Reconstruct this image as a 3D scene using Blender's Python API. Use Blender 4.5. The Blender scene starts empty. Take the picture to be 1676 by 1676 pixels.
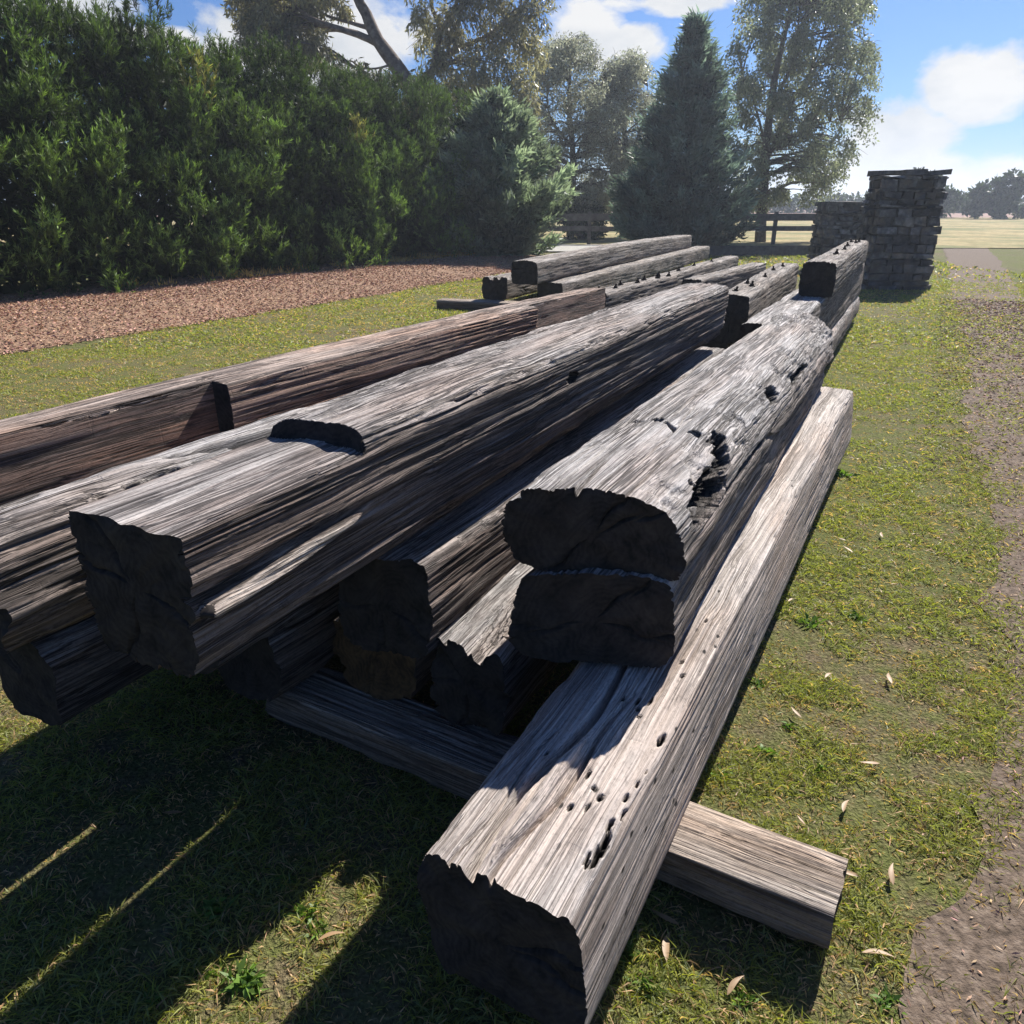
import bpy, math, random
import numpy as np
from mathutils import Vector, Matrix

R = math.radians
HAZE = 0.0013
rng = np.random.default_rng(7)
random.seed(7)
SC = bpy.context.scene
COL = SC.collection

# ------------------------------------------------------------------ camera
CH, PITCH, FPX, CEN = 1.6, R(22.0), 1259.0, 838.0
cam_d = bpy.data.cameras.new('camera')
cam = bpy.data.objects.new('camera', cam_d)
COL.objects.link(cam)
cam.location = (0, 0, CH)
cam.rotation_euler = (R(90) - PITCH, 0, 0)
cam_d.sensor_width = 36
cam_d.lens = 36 * FPX / 1676
cam_d.clip_start = 0.05
cam_d.clip_end = 3000
SC.camera = cam
CP, SP = math.cos(PITCH), math.sin(PITCH)


def ray(px, py):
    u, v = (px - CEN) / FPX, (CEN - py) / FPX
    return Vector((u, CP + v * SP, -SP + v * CP))


def atz(px, py, z):                                   # survey point at height z
    d = ray(px, py)
    t = (z - CH) / d.z
    return Vector((d.x * t, d.y * t, z))


def atY(px, py, Y):                                   # survey point at distance Y
    d = ray(px, py)
    t = Y / d.y
    return Vector((d.x * t, Y, CH + d.z * t))


# ------------------------------------------------------------------ noise
def _h(ix, iy, iz, seed):
    h = (ix.astype(np.uint32) * np.uint32(374761393) + iy.astype(np.uint32) * np.uint32(668265263)
         + iz.astype(np.uint32) * np.uint32(2246822519) + np.uint32((seed * 3266489917) & 0xffffffff))
    h = (h ^ (h >> np.uint32(13))) * np.uint32(1274126177)
    h = (h ^ (h >> np.uint32(16))) * np.uint32(2654435761)
    h = h ^ (h >> np.uint32(15))
    return (h & np.uint32(0xffffff)).astype(np.float32) / np.float32(0xffffff)


def vn(x, y, z, seed=0):
    x, y, z = np.broadcast_arrays(np.asarray(x, np.float32), np.asarray(y, np.float32), np.asarray(z, np.float32))
    fx, fy, fz = np.floor(x), np.floor(y), np.floor(z)
    ix, iy, iz = fx.astype(np.int64), fy.astype(np.int64), fz.astype(np.int64)
    tx, ty, tz = x - fx, y - fy, z - fz
    tx, ty, tz = [t * t * (3 - 2 * t) for t in (tx, ty, tz)]
    r = 0
    for a in (0, 1):
        for b in (0, 1):
            for c in (0, 1):
                w = (tx if a else 1 - tx) * (ty if b else 1 - ty) * (tz if c else 1 - tz)
                r = r + w * _h(ix + a, iy + b, iz + c, seed)
    return r


def fbm(x, y, z, seed=0, o=3):
    s, a, n = 0, 0.5, 0
    for k in range(o):
        f = 2.03 ** k
        s = s + a * vn(x * f, y * f, z * f, seed + k * 17)
        n += a
        a *= 0.5
    return s / n


def sstep(a, b, x):
    t = np.clip((x - a) / (b - a), 0, 1)
    return t * t * (3 - 2 * t)


# ------------------------------------------------------------------ mesh helpers
def np_mesh(name, verts, quads=None, tris=None, mats=(), quad_mat=None, tri_mat=None, smooth=True, tint=None):
    verts = np.asarray(verts, np.float32)
    nq = 0 if quads is None else len(quads)
    nt = 0 if tris is None else len(tris)
    me = bpy.data.meshes.new(name)
    me.vertices.add(len(verts))
    me.vertices.foreach_set('co', verts.ravel())
    li = []
    if nq: li.append(np.asarray(quads, np.int32).ravel())
    if nt: li.append(np.asarray(tris, np.int32).ravel())
    li = np.concatenate(li)
    me.loops.add(len(li))
    me.loops.foreach_set('vertex_index', li)
    me.polygons.add(nq + nt)
    st = np.concatenate([np.arange(nq) * 4, nq * 4 + np.arange(nt) * 3]).astype(np.int32)
    me.polygons.foreach_set('loop_start', st)
    for m in mats: me.materials.append(m)
    if quad_mat is not None or tri_mat is not None:
        mi = np.concatenate([np.zeros(nq, np.int32) if quad_mat is None else np.asarray(quad_mat, np.int32),
                             np.zeros(nt, np.int32) if tri_mat is None else np.asarray(tri_mat, np.int32)])
        me.polygons.foreach_set('material_index', mi)
    me.polygons.foreach_set('use_smooth', np.full(nq + nt, smooth))
    if tint is not None:
        a = me.color_attributes.new('tint', 'FLOAT_COLOR', 'POINT')
        t4 = np.ones((len(verts), 4), np.float32)
        t4[:, :3] = tint
        a.data.foreach_set('color', t4.ravel())
    me.update(calc_edges=True)
    me.validate()
    return me


def link(name, me, parent=None, loc=None):
    o = bpy.data.objects.new(name, me)
    COL.objects.link(o)
    if parent is not None: o.parent = parent
    if loc is not None: o.location = loc
    return o


def tag(o, label=None, cat=None, group=None, kind=None):
    if label: o['label'] = label
    if cat: o['category'] = cat
    if group: o['group'] = group
    if kind: o['kind'] = kind
    return o


def empty(name, loc, label=None, cat=None, group=None):
    o = bpy.data.objects.new(name, None)
    o.empty_display_size = 0.1
    COL.objects.link(o)
    o.location = loc
    return tag(o, label, cat, group)


class Geo:
    """collects pieces into one mesh"""
    def __init__(s): s.v, s.q, s.t, s.c, s.n = [], [], [], [], 0

    def add(s, v, q=None, t=None, tint=None):
        v = np.asarray(v, np.float32)
        s.v.append(v)
        if q is not None and len(q): s.q.append(np.asarray(q, np.int32) + s.n)
        if t is not None and len(t): s.t.append(np.asarray(t, np.int32) + s.n)
        if tint is None: tint = np.ones((len(v), 3))
        s.c.append(np.broadcast_to(np.asarray(tint, np.float32), (len(v), 3)))
        s.n += len(v)

    def build(s, name, mat, smooth=True):
        return np_mesh(name, np.concatenate(s.v), np.concatenate(s.q) if s.q else None,
                       np.concatenate(s.t) if s.t else None, [mat], smooth=smooth, tint=np.concatenate(s.c))


def cards(g, p, d, L, W, tint, bend=None):
    """leaf or needle kites: base p, direction d (unit), length, width"""
    n = len(p)
    L = np.broadcast_to(np.asarray(L, np.float32), (n,))[:, None]
    W = np.broadcast_to(np.asarray(W, np.float32), (n,))[:, None]
    rv = rng.normal(size=(n, 3))
    s = np.cross(d, rv)
    s /= np.linalg.norm(s, axis=1, keepdims=True) + 1e-9
    up = np.cross(s, d)
    m = p + d * L * 0.45
    tip = p + d * L
    if bend is not None:
        tip = tip + bend * L
    v = np.empty((n, 4, 3), np.float32)
    v[:, 0] = p
    v[:, 1] = m + s * W * 0.5 + up * W * 0.12
    v[:, 2] = tip
    v[:, 3] = m - s * W * 0.5 + up * W * 0.12
    q = np.arange(n * 4).reshape(n, 4)
    t = np.repeat(np.asarray(tint, np.float32).reshape(n, 3), 4, axis=0)
    g.add(v.reshape(-1, 3), q, tint=t)


def unit(a):
    return a / (np.linalg.norm(a, axis=-1, keepdims=True) + 1e-9)


def tube(g, pts, rad, seg=8, tint=(1, 1, 1), rough=0.0):
    pts = np.asarray(pts, float)
    rad = np.asarray(rad, float)
    n = len(pts)
    T = np.gradient(pts, axis=0)
    T = unit(T)
    ref = np.array([0.31, 0.17, 0.93]) if abs(T[0][2]) < 0.9 else np.array([1.0, 0.1, 0])
    vs = []
    for i in range(n):
        a = unit(np.cross(T[i], ref))
        b = np.cross(T[i], a)
        th = np.arange(seg) * 2 * math.pi / seg
        rr = rad[i] * (1 + rough * (rng.random(seg) - 0.5))
        vs.append(pts[i] + np.outer(np.cos(th) * rr, a) + np.outer(np.sin(th) * rr, b))
    v = np.concatenate(vs)
    q = []
    for i in range(n - 1):
        for k in range(seg):
            k2 = (k + 1) % seg
            q.append((i * seg + k, i * seg + k2, (i + 1) * seg + k2, (i + 1) * seg + k))
    c = len(v)
    v = np.concatenate([v, pts[:1], pts[-1:]])
    t = [(c, (k + 1) % seg, k) for k in range(seg)] + [(c + 1, (n - 1) * seg + k, (n - 1) * seg + (k + 1) % seg) for k in range(seg)]
    g.add(v, q, t, tint)


def curve(pts, n=12):
    """smooth polyline through points (Catmull-Rom)"""
    P = [np.asarray(p, float) for p in pts]
    P = [2 * P[0] - P[1]] + P + [2 * P[-1] - P[-2]]
    out = []
    m = max(2, n // (len(P) - 3))
    for i in range(1, len(P) - 2):
        for k in range(m):
            t = k / m
            a, b, c, d = P[i - 1], P[i], P[i + 1], P[i + 2]
            out.append(0.5 * ((2 * b) + (c - a) * t + (2 * a - 5 * b + 4 * c - d) * t * t + (3 * b - a - 3 * c + d) * t ** 3))
    out.append(P[-2])
    return np.array(out)


# ------------------------------------------------------------------ materials
def mat_new(name):
    m = bpy.data.materials.new(name)
    m.use_nodes = True
    nt = m.node_tree
    nt.nodes.clear()
    return m, nt


class NB:
    def __init__(s, nt): s.nt = nt

    def n(s, typ, **kw):
        nd = s.nt.nodes.new(typ)
        for k, v in kw.items():
            if k.startswith('i_'):
                key = k[2:]
                key = int(key) if key.isdigit() else key.replace('_', ' ')
                nd.inputs[key].default_value = v
            else:
                setattr(nd, k, v)
        return nd

    def l(s, a, b): s.nt.links.new(a, b)

    def ramp(s, fac, stops):
        r = s.n('ShaderNodeValToRGB')
        e = r.color_ramp.elements
        while len(e) < len(stops): e.new(0.5)
        for k, (p, c) in enumerate(stops):
            e[k].position = p
            e[k].color = (c, c, c, 1) if not hasattr(c, '__len__') else tuple(c) + (1,)
        s.l(fac, r.inputs[0])
        return r.outputs[0]

    def mix(s, fac, a, b, blend='MIX'):
        m = s.n('ShaderNodeMix', data_type='RGBA', blend_type=blend)
        for sock, val in ((m.inputs[0], fac), (m.inputs[6], a), (m.inputs[7], b)):
            if hasattr(val, 'links') or isinstance(val, bpy.types.NodeSocket): s.l(val, sock)
            elif hasattr(val, '__len__'): sock.default_value = tuple(val) + ((1,) if len(val) == 3 else ())
            else: sock.default_value = val
        return m.outputs[2]

    def math(s, op, a, b=0.0, c=None):
        m = s.n('ShaderNodeMath', operation=op)
        for i, val in enumerate((a, b) if c is None else (a, b, c)):
            if isinstance(val, bpy.types.NodeSocket): s.l(val, m.inputs[i])
            else: m.inputs[i].default_value = val
        return m.outputs[0]

    def noise(s, vec, scale, detail=4, rough=0.55, dist=0.0):
        n = s.n('ShaderNodeTexNoise', noise_dimensions='3D')
        n.inputs['Scale'].default_value = scale
        n.inputs['Detail'].default_value = detail
        n.inputs['Roughness'].default_value = rough
        n.inputs['Distortion'].default_value = dist
        s.l(vec, n.inputs['Vector'])
        return n.outputs['Fac']

    def mapping(s, vec, scale=(1, 1, 1), loc=(0, 0, 0)):
        m = s.n('ShaderNodeMapping')
        m.inputs['Scale'].default_value = scale
        m.inputs['Location'].default_value = loc
        s.l(vec, m.inputs['Vector'])
        return m.outputs[0]

    def out(s, bsdf):
        o = s.n('ShaderNodeOutputMaterial')
        s.l(bsdf, o.inputs['Surface'])


def wood_mat(name, pale, mid, dark, warm, warm_amt=0.5, holes=0.0, bump=1.0, off=0.0, checks=1.0):
    m, nt = mat_new(name)
    b = NB(nt)
    tc = b.n('ShaderNodeTexCoord').outputs['Object']
    wv = b.mapping(tc, (0.9, 3.0, 3.0), (off, off * 2, off))
    warp = b.noise(wv, 1.6, 2)
    vm = b.n('ShaderNodeVectorMath', operation='MULTIPLY_ADD')
    cmb = b.n('ShaderNodeCombineXYZ')
    b.l(warp, cmb.inputs[1]); b.l(warp, cmb.inputs[2])
    b.l(cmb.outputs[0], vm.inputs[0]); vm.inputs[1].default_value = (0, 0.05, 0.05); b.l(tc, vm.inputs[2])
    v = vm.outputs[0]
    g0 = b.noise(b.mapping(v, (0.5, 18, 18), (off, 0, 0)), 1.0, 4, 0.6)
    g1 = b.noise(b.mapping(v, (0.55, 90, 90), (off, 0, 0)), 1.0, 7, 0.66)
    g2 = b.noise(b.mapping(v, (1.6, 330, 330), (0, off, 0)), 1.0, 5, 0.62)
    speck = b.noise(b.mapping(tc, (60, 130, 130)), 1.0, 4, 0.7)
    patch = b.noise(b.mapping(tc, (0.9, 4, 4), (off, 3, 1)), 1.3, 5, 0.6)
    blot = b.noise(b.mapping(tc, (4, 12, 12), (1, off, 1)), 1.0, 6, 0.65)
    gm = b.math('ADD', b.math('MULTIPLY', g1, 0.72), b.math('MULTIPLY', g0, 0.28))
    col = b.ramp(gm, [(0.36, dark), (0.455, mid), (0.56, pale), (0.72, [min(1, c * 1.15) for c in pale])])
    fine = b.ramp(g2, [(0.30, 0.50), (0.47, 0.95), (0.72, 1.18)])
    col = b.mix(1.0, col, fine, 'MULTIPLY')
    col = b.mix(1.0, col, b.ramp(speck, [(0.30, 0.62), (0.47, 1.0), (0.7, 1.1)]), 'MULTIPLY')
    wf = b.math('MULTIPLY', b.ramp(patch, [(0.45, 0.0), (0.66, 1.0)]), warm_amt)
    col = b.mix(wf, col, b.mix(1.0, col, warm, 'MULTIPLY'))
    bl = b.ramp(blot, [(0.26, 0.42), (0.42, 1.0)])
    col = b.mix(1.0, col, bl, 'MULTIPLY')
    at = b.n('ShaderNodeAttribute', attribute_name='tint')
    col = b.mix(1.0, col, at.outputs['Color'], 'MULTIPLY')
    if holes > 0:                                     # borer holes and bolt stains
        vo = b.n('ShaderNodeTexVoronoi', feature='F1')
        vo.inputs['Scale'].default_value = 1.0
        b.l(b.mapping(tc, (14, 26, 26)), vo.inputs['Vector'])
        zone = b.noise(b.mapping(tc, (1.6, 7, 7), (off, 0, 0)), 1.2, 2)
        hm = b.math('MULTIPLY', b.ramp(vo.outputs['Distance'], [(0.10, 1.0), (0.17, 0.0)]), b.ramp(zone, [(0.60 - 0.1 * holes, 0.0), (0.64 - 0.1 * holes, 1.0)]))
        col = b.mix(hm, col, (0.018, 0.015, 0.013))
    # drying checks along the grain
    ckz = b.noise(b.mapping(tc, (1.3, 9, 9), (2, off, 3)), 1.0, 3, 0.6)
    line = None
    for fx, fy, w0, w1, lo, hi in ((0.5, 36, 0.005, 0.026, 0.38, 0.50), (0.9, 85, 0.010, 0.055, 0.34, 0.52)):
        ck = b.noise(b.mapping(v, (fx, fy, fy), (off, fy, 5)), 1.0, 3, 0.55)
        ck = b.math('ABSOLUTE', b.math('SUBTRACT', ck, 0.5))
        ln_ = b.math('MULTIPLY', b.ramp(ck, [(w0, 1.0), (w1, 0.0)]), b.ramp(ckz, [(lo, 0.0), (hi, 1.0)]))
        line = ln_ if line is None else b.math('MAXIMUM', line, ln_)
    col = b.mix(b.math('MULTIPLY', line, 0.8 * checks), col, (0.030, 0.024, 0.021))
    vx = b.noise(b.mapping(v, (34, 6, 6)), 1.0, 2, 0.5)
    hgt = b.math('ADD', b.math('MULTIPLY', g1, 0.9), b.math('MULTIPLY', g2, 0.55))
    hgt = b.math('ADD', hgt, b.math('MULTIPLY', b.ramp(vx, [(0.30, 0.0), (0.34, 1.0)]), 0.16))
    hgt = b.math('SUBTRACT', hgt, b.math('MULTIPLY', line, 0.6))
    bp = b.n('ShaderNodeBump')
    bp.inputs['Strength'].default_value = 0.9
    bp.inputs['Distance'].default_value = 0.010 * bump
    b.l(hgt, bp.inputs['Height'])
    p = b.n('ShaderNodeBsdfPrincipled', i_Roughness=0.82)
    p.inputs['Specular IOR Level'].default_value = 0.25
    b.l(col, p.inputs['Base Color'])
    b.l(bp.outputs[0], p.inputs['Normal'])
    b.out(p.outputs[0])
    return m


def end_mat(name, c1, c2):
    m, nt = mat_new(name)
    b = NB(nt)
    tc = b.n('ShaderNodeTexCoord').outputs['Object']
    flat = b.mapping(tc, (0.0, 1, 1), (0, 0.03, 0.16))
    ln = b.n('ShaderNodeVectorMath', operation='LENGTH')
    b.l(flat, ln.inputs[0])
    nz = b.noise(b.mapping(tc, (3, 6, 6)), 2.0, 4)
    ringv = b.math('ADD', b.math('MULTIPLY', ln.outputs['Value'], 330.0), b.math('MULTIPLY', nz, 40.0))
    ring = b.math('SINE', ringv)
    blot = b.noise(b.mapping(tc, (1, 16, 16)), 1.0, 8, 0.70)
    f = b.math('ADD', b.math('MULTIPLY', ring, 0.045), blot)
    col = b.ramp(f, [(0.3, c1), (0.7, c2)])
    bp = b.n('ShaderNodeBump')
    bp.inputs['Strength'].default_value = 0.8
    bp.inputs['Distance'].default_value = 0.006
    b.l(f, bp.inputs['Height'])
    p = b.n('ShaderNodeBsdfPrincipled', i_Roughness=0.9)
    p.inputs['Specular IOR Level'].default_value = 0.15
    b.l(col, p.inputs['Base Color'])
    b.l(bp.outputs[0], p.inputs['Normal'])
    b.out(p.outputs[0])
    return m


def leaf_mat(name, base, trans=0.35, gloss=0.35, rough=0.5, through=(1.25, 1.35, 0.55)):
    m, nt = mat_new(name)
    b = NB(nt)
    at = b.n('ShaderNodeAttribute', attribute_name='tint')
    col = b.mix(1.0, at.outputs['Color'], base, 'MULTIPLY')
    p = b.n('ShaderNodeBsdfPrincipled', i_Roughness=rough)
    p.inputs['Specular IOR Level'].default_value = gloss
    b.l(col, p.inputs['Base Color'])
    tr = b.n('ShaderNodeBsdfTranslucent')
    b.l(b.mix(1.0, col, through, 'MULTIPLY'), tr.inputs['Color'])
    mx = b.n('ShaderNodeMixShader')
    mx.inputs[0].default_value = trans
    b.l(p.outputs[0], mx.inputs[1]); b.l(tr.outputs[0], mx.inputs[2])
    b.out(mx.outputs[0])
    return m


def noise_mat(name, stops, scale=6.0, detail=6, bumpd=0.01, rough=0.9, second=None, bscale=None, spec=0.2, tinted=False):
    m, nt = mat_new(name)
    b = NB(nt)
    tc = b.n('ShaderNodeTexCoord').outputs['Object']
    f = b.noise(tc, scale, detail, 0.62)
    col = b.ramp(f, stops)
    if second:
        f2 = b.noise(tc, second[0], 5, 0.6)
        col = b.mix(b.ramp(f2, [(second[1], 0.0), (second[2], 1.0)]), col, b.mix(second[4] if len(second) > 4 else 0.8, col, second[3]))
    if tinted:
        col = b.mix(1.0, col, b.n('ShaderNodeAttribute', attribute_name='tint').outputs['Color'], 'MULTIPLY')
    bp = b.n('ShaderNodeBump')
    bp.inputs['Strength'].default_value = 0.9
    bp.inputs['Distance'].default_value = bumpd
    b.l(b.noise(tc, bscale or scale * 3, 5, 0.6), bp.inputs['Height'])
    p = b.n('ShaderNodeBsdfPrincipled', i_Roughness=rough)
    p.inputs['Specular IOR Level'].default_value = spec
    b.l(col, p.inputs['Base Color'])
    b.l(bp.outputs[0], p.inputs['Normal'])
    b.out(p.outputs[0])
    return m


W_A = wood_mat('tan_weathered_timber', (0.60, 0.535, 0.485), (0.48, 0.42, 0.375), (0.20, 0.165, 0.14), (1.0, 0.86, 0.76), 0.6, holes=0.55, bump=0.5, off=3.1, checks=0.45)
W_B = wood_mat('silver_grey_timber', (0.60, 0.565, 0.54), (0.44, 0.405, 0.38), (0.13, 0.112, 0.10), (1.0, 0.84, 0.74), 0.55, bump=1.2, off=7.7)
W_C = wood_mat('grey_brown_timber', (0.57, 0.525, 0.49), (0.36, 0.315, 0.29), (0.075, 0.06, 0.054), (1.0, 0.82, 0.72), 0.55, bump=1.4, off=1.7)
W_D = wood_mat('pinkish_tan_timber', (0.56, 0.455, 0.39), (0.42, 0.325, 0.27), (0.15, 0.11, 0.09), (1.0, 0.80, 0.68), 0.8, bump=1.0, off=5.2)
W_F = wood_mat('far_grey_timber', (0.45, 0.41, 0.37), (0.33, 0.29, 0.26), (0.12, 0.10, 0.085), (1.0, 0.85, 0.72), 0.5, bump=1.2, off=9.3)
W_S = wood_mat('sawn_sleeper_timber', (0.50, 0.44, 0.38), (0.38, 0.32, 0.27), (0.14, 0.115, 0.095), (1.0, 0.82, 0.68), 0.6, bump=0.8, off=2.4, checks=0.7)
W_E = end_mat('shade_dark_end_grain', (0.012, 0.011, 0.011), (0.060, 0.050, 0.044))  # end grain, its albedo cut further to paint in the shade on beam ends
W_EB = end_mat('brown_end_grain', (0.025, 0.016, 0.010), (0.15, 0.09, 0.045))
M_IRON = noise_mat('rusty_iron', [(0.3, (0.02, 0.016, 0.014)), (0.7, (0.07, 0.045, 0.03))], 40, 4, 0.002, 0.7)


# ------------------------------------------------------------------ timber
def rect(w, h, c=0.03):
    a, d = w / 2, h
    return [(a - c, 0), (-a + c, 0), (-a, -c), (-a, -d + c), (-a + c, -d), (a - c, -d), (a, -d + c), (a, -c)]


def chaikin(P, it=3):
    P = np.asarray(P, float)
    for _ in range(it):
        Q = np.roll(P, -1, axis=0)
        P = np.stack([0.75 * P + 0.25 * Q, 0.25 * P + 0.75 * Q], 1).reshape(-1, 2)
    return P


def resample(P, n):
    Q = np.concatenate([P, P[:1]])
    s = np.concatenate([[0], np.cumsum(np.linalg.norm(np.diff(Q, axis=0), axis=1))])
    t = np.linspace(0, s[-1], n, endpoint=False)
    return np.stack([np.interp(t, s, Q[:, 0]), np.interp(t, s, Q[:, 1])], 1)


def frame(A, B):
    A, B = Vector(A), Vector(B)
    x = (B - A).normalized()
    y = Vector((0, 0, 1)).cross(x).normalized()       # left of the axis
    z = x.cross(y)
    M = Matrix((x, y, z)).transposed().to_4x4()
    M.translation = A
    return M, (B - A).length


def timber(name, label, A, B, prof, mat, nl, nc, seed, sc2=(1, 1), skew0=0.0, skew1=0.0, rag0=0.012, rag1=0.012,
           grain=0.0028, fine=0.0012, crack=0.010, low=0.016, chip=0.010, sag=0.0, side=0.0, mod=None, cut=None, xs_extra=(),
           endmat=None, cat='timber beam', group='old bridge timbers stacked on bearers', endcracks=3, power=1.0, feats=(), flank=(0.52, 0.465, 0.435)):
    M, L = frame(A, B)
    t = np.linspace(0, 1, nl) ** power
    xs = np.unique(np.concatenate([t * L, np.asarray(xs_extra, float)]))
    P = resample(chaikin(prof, 3), nc)
    T = np.roll(P, -1, 0) - np.roll(P, 1, 0)
    T = T / np.linalg.norm(T, axis=1, keepdims=True)
    N = np.stack([T[:, 1], -T[:, 0]], 1)
    if ((P - P.mean(0)) * N).sum() < 0: N = -N; 
    flip = np.cross(T[0], N[0]) > 0
    x = xs[:, None] + 0 * P[None, :, 0]
    k = (xs / L)[:, None]
    y = P[None, :, 0] * (1 + (sc2[0] - 1) * k)
    z = P[None, :, 1] * (1 + (sc2[1] - 1) * k)
    ny, nz = np.broadcast_to(N[None, :, 0], x.shape), np.broadcast_to(N[None, :, 1], x.shape)
    s = seed * 31
    wy = y + 0.03 * (vn(x * 0.9, y * 4, z * 4, s) - 0.5)
    wz = z + 0.03 * (vn(x * 0.9, y * 4, z * 4, s + 1) - 0.5)
    d = low * (fbm(x * 1.4, y * 5, z * 5, s + 2, 3) - 0.5) * 2
    d = d + grain * (fbm(x * 0.7, wy * 64, wz * 64, s + 3, 3) - 0.5) * 4
    d = d + fine * (vn(x * 2.5, wy * 170, wz * 170, s + 4) - 0.5) * 2
    for q, (f, wdt) in enumerate(((17, 0.020), (34, 0.028), (58, 0.05))):
        c = fbm(x * 0.5, wy * f, wz * f, s + 5 + q, 2)
        mk = sstep(0.38, 0.62, vn(x * 0.9, y * 5, z * 5, s + 8 + q))
        d = d - crack * (1.0, 0.6, 0.45)[q] * mk * np.clip(1 - np.abs(c - 0.5) / wdt, 0, 1)
    cm = np.clip(4 * (ny * nz) ** 2, 0, 1)
    d = d - chip * cm * sstep(0.45, 0.8, fbm(x * 7, y * 9, z * 9, s + 11, 3)) * 2
    # weather-bleached tops; sides tinted below their own brown to paint in shade
    up_mask = sstep(0.05, 0.6, nz + 0.5 * (fbm(x * 2, y * 14, z * 14, s + 40, 3) - 0.5))
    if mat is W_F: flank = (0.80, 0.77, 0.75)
    stain_shade = ((1 - up_mask)[..., None] * np.asarray(flank, np.float32) + up_mask[..., None]).astype(np.float32)
    if mod is not None:
        md = mod(x, y, z, ny, nz)
        if isinstance(md, tuple):
            stain_shade = stain_shade * (1 - 0.96 * np.clip(md[1], 0, 1) ** 0.4)[..., None]
            if len(md) > 2:                           # fresh pale splinter
                f_ = np.clip(md[2], 0, 1)[..., None]
                stain_shade = stain_shade * (1 - f_) + f_ * np.array([1.45, 1.38, 1.28], np.float32)
            md = md[0]
        d = d + md
    y = y + ny * d
    z = z + nz * d
    if cut is not None: x, y, z = cut(x, y, z)
    z = z + sag * np.sin(math.pi * x / L)
    y = y + side * np.sin(math.pi * x / L)
    # ragged ends
    for e, rg, sk in ((0, rag0, skew0), (1, rag1, skew1)):
        fall = np.clip(1 - (x if e == 0 else L - x) / max(0.10, abs(sk) * 0.5), 0, 1)
        off = rg * (fbm(y * 11 + 3, z * 11, 0 * x + e * 9, s + 20, 2) - 0.5) * 2.4 + rg * 0.8 * sstep(0.70, 0.95, vn(y * 26, z * 26, 0 * x, s + 24)) + sk * y
        x = x + fall * off
    n1, n2 = x.shape
    verts = np.stack([x, y, z], -1)
    idx = np.arange(n1 * n2).reshape(n1, n2)
    a, bq = idx[:-1], idx[1:]
    quads = np.stack([a, np.roll(a, -1, 1), np.roll(bq, -1, 1), bq], -1).reshape(-1, 4)
    TN = [stain_shade.reshape(-1, 3)]
    V, Q, QM, TR = [verts.reshape(-1, 3)], [quads], [np.zeros(len(quads), np.int32)], []
    if cut is not None:                                # sawn cross-grain steps get dark end grain, also painting in their shade
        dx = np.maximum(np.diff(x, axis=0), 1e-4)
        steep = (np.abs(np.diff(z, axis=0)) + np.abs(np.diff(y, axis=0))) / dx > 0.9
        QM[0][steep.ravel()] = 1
    if flip: Q[0] = Q[0][:, ::-1]
    base = n1 * n2
    step = max(1, nc // 160)
    for e in (0, 1):
        rim = verts[0 if e == 0 else -1]
        c = rim.mean(0)
        fr = np.array([1, 0.93, 0.84, 0.74, 0.63, 0.52, 0.41, 0.3, 0.2, 0.1])
        kw = max(3, nc // 22)
        sm = np.stack([np.convolve(np.concatenate([rim[-kw:, q], rim[:, q], rim[:kw, q]]), np.ones(2 * kw + 1) / (2 * kw + 1), 'valid') for q in range(3)], 1)
        pts = c + (sm - c)[None] * fr[:, None, None]
        pts[0] = rim
        pts[1] = 0.65 * pts[1] + 0.35 * (c + (rim - c) * fr[1])
        yy, zz = pts[..., 1], pts[..., 2]
        ang = np.arctan2(zz - c[2], yy - c[1])
        dd = (fbm(yy * 26, zz * 26, 0 * yy + e, s + 30, 3) - 0.5) * 0.014
        rr = np.hypot(yy - c[1], zz - c[2])
        r_ = random.Random(seed * 5 + e)
        for _ in range(endcracks):
            a0 = r_.uniform(-3.1, 3.1) + 0.10 * np.sin(rr * 45 + _)
            da = np.abs((ang - a0 + math.pi) % (2 * math.pi) - math.pi) * (rr + 0.02)
            dd = dd + 0.022 * np.clip(1 - da / 0.006, 0, 1) * sstep(0.02, 0.06, rr)
        pts[1:, :, 0] += (dd if e == 0 else -dd)[1:]
        V.append(pts.reshape(-1, 3))
        ii = np.arange(len(fr) * n2).reshape(len(fr), n2) + base
        a, bq = ii[:-1], ii[1:]
        qq = np.stack([a, bq, np.roll(bq, -1, 1), np.roll(a, -1, 1)], -1).reshape(-1, 4)
        ctr = base + len(fr) * n2
        V.append(c[None])
        tt = np.stack([ii[-1], np.full(n2, ctr), np.roll(ii[-1], -1)], -1)
        if (e == 1) != flip: qq = qq[:, ::-1]; tt = tt[:, ::-1]
        Q.append(qq); QM.append(np.ones(len(qq), np.int32)); TR.append(tt)
        base = ctr + 1
    tri = np.concatenate(TR)
    VV = np.concatenate(V)
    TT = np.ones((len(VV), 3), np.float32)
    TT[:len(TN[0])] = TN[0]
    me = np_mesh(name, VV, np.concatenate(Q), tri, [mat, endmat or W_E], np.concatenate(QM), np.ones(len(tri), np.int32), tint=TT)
    o = link(name, me)
    o.matrix_world = M
    tag(o, label, cat, group)
    return o


def bolt_mesh():
    g = Geo()
    def cyl(z0, z1, r, n):
        th = np.arange(n) * 2 * math.pi / n
        v = [(math.cos(a) * r, math.sin(a) * r, zz) for zz in (z0, z1) for a in th] + [(0, 0, z1)]
        q = [(k, (k + 1) % n, n + (k + 1) % n, n + k) for k in range(n)]
        t = [(n + k, n + (k + 1) % n, 2 * n) for k in range(n)]
        g.add(v, q, t)
    cyl(-0.03, 0.008, 0.042, 12)
    cyl(0.008, 0.034, 0.027, 6)
    cyl(0.034, 0.075, 0.014, 8)
    return g.build('bolt', M_IRON, smooth=False)


BOLT = bolt_mesh()


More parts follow.
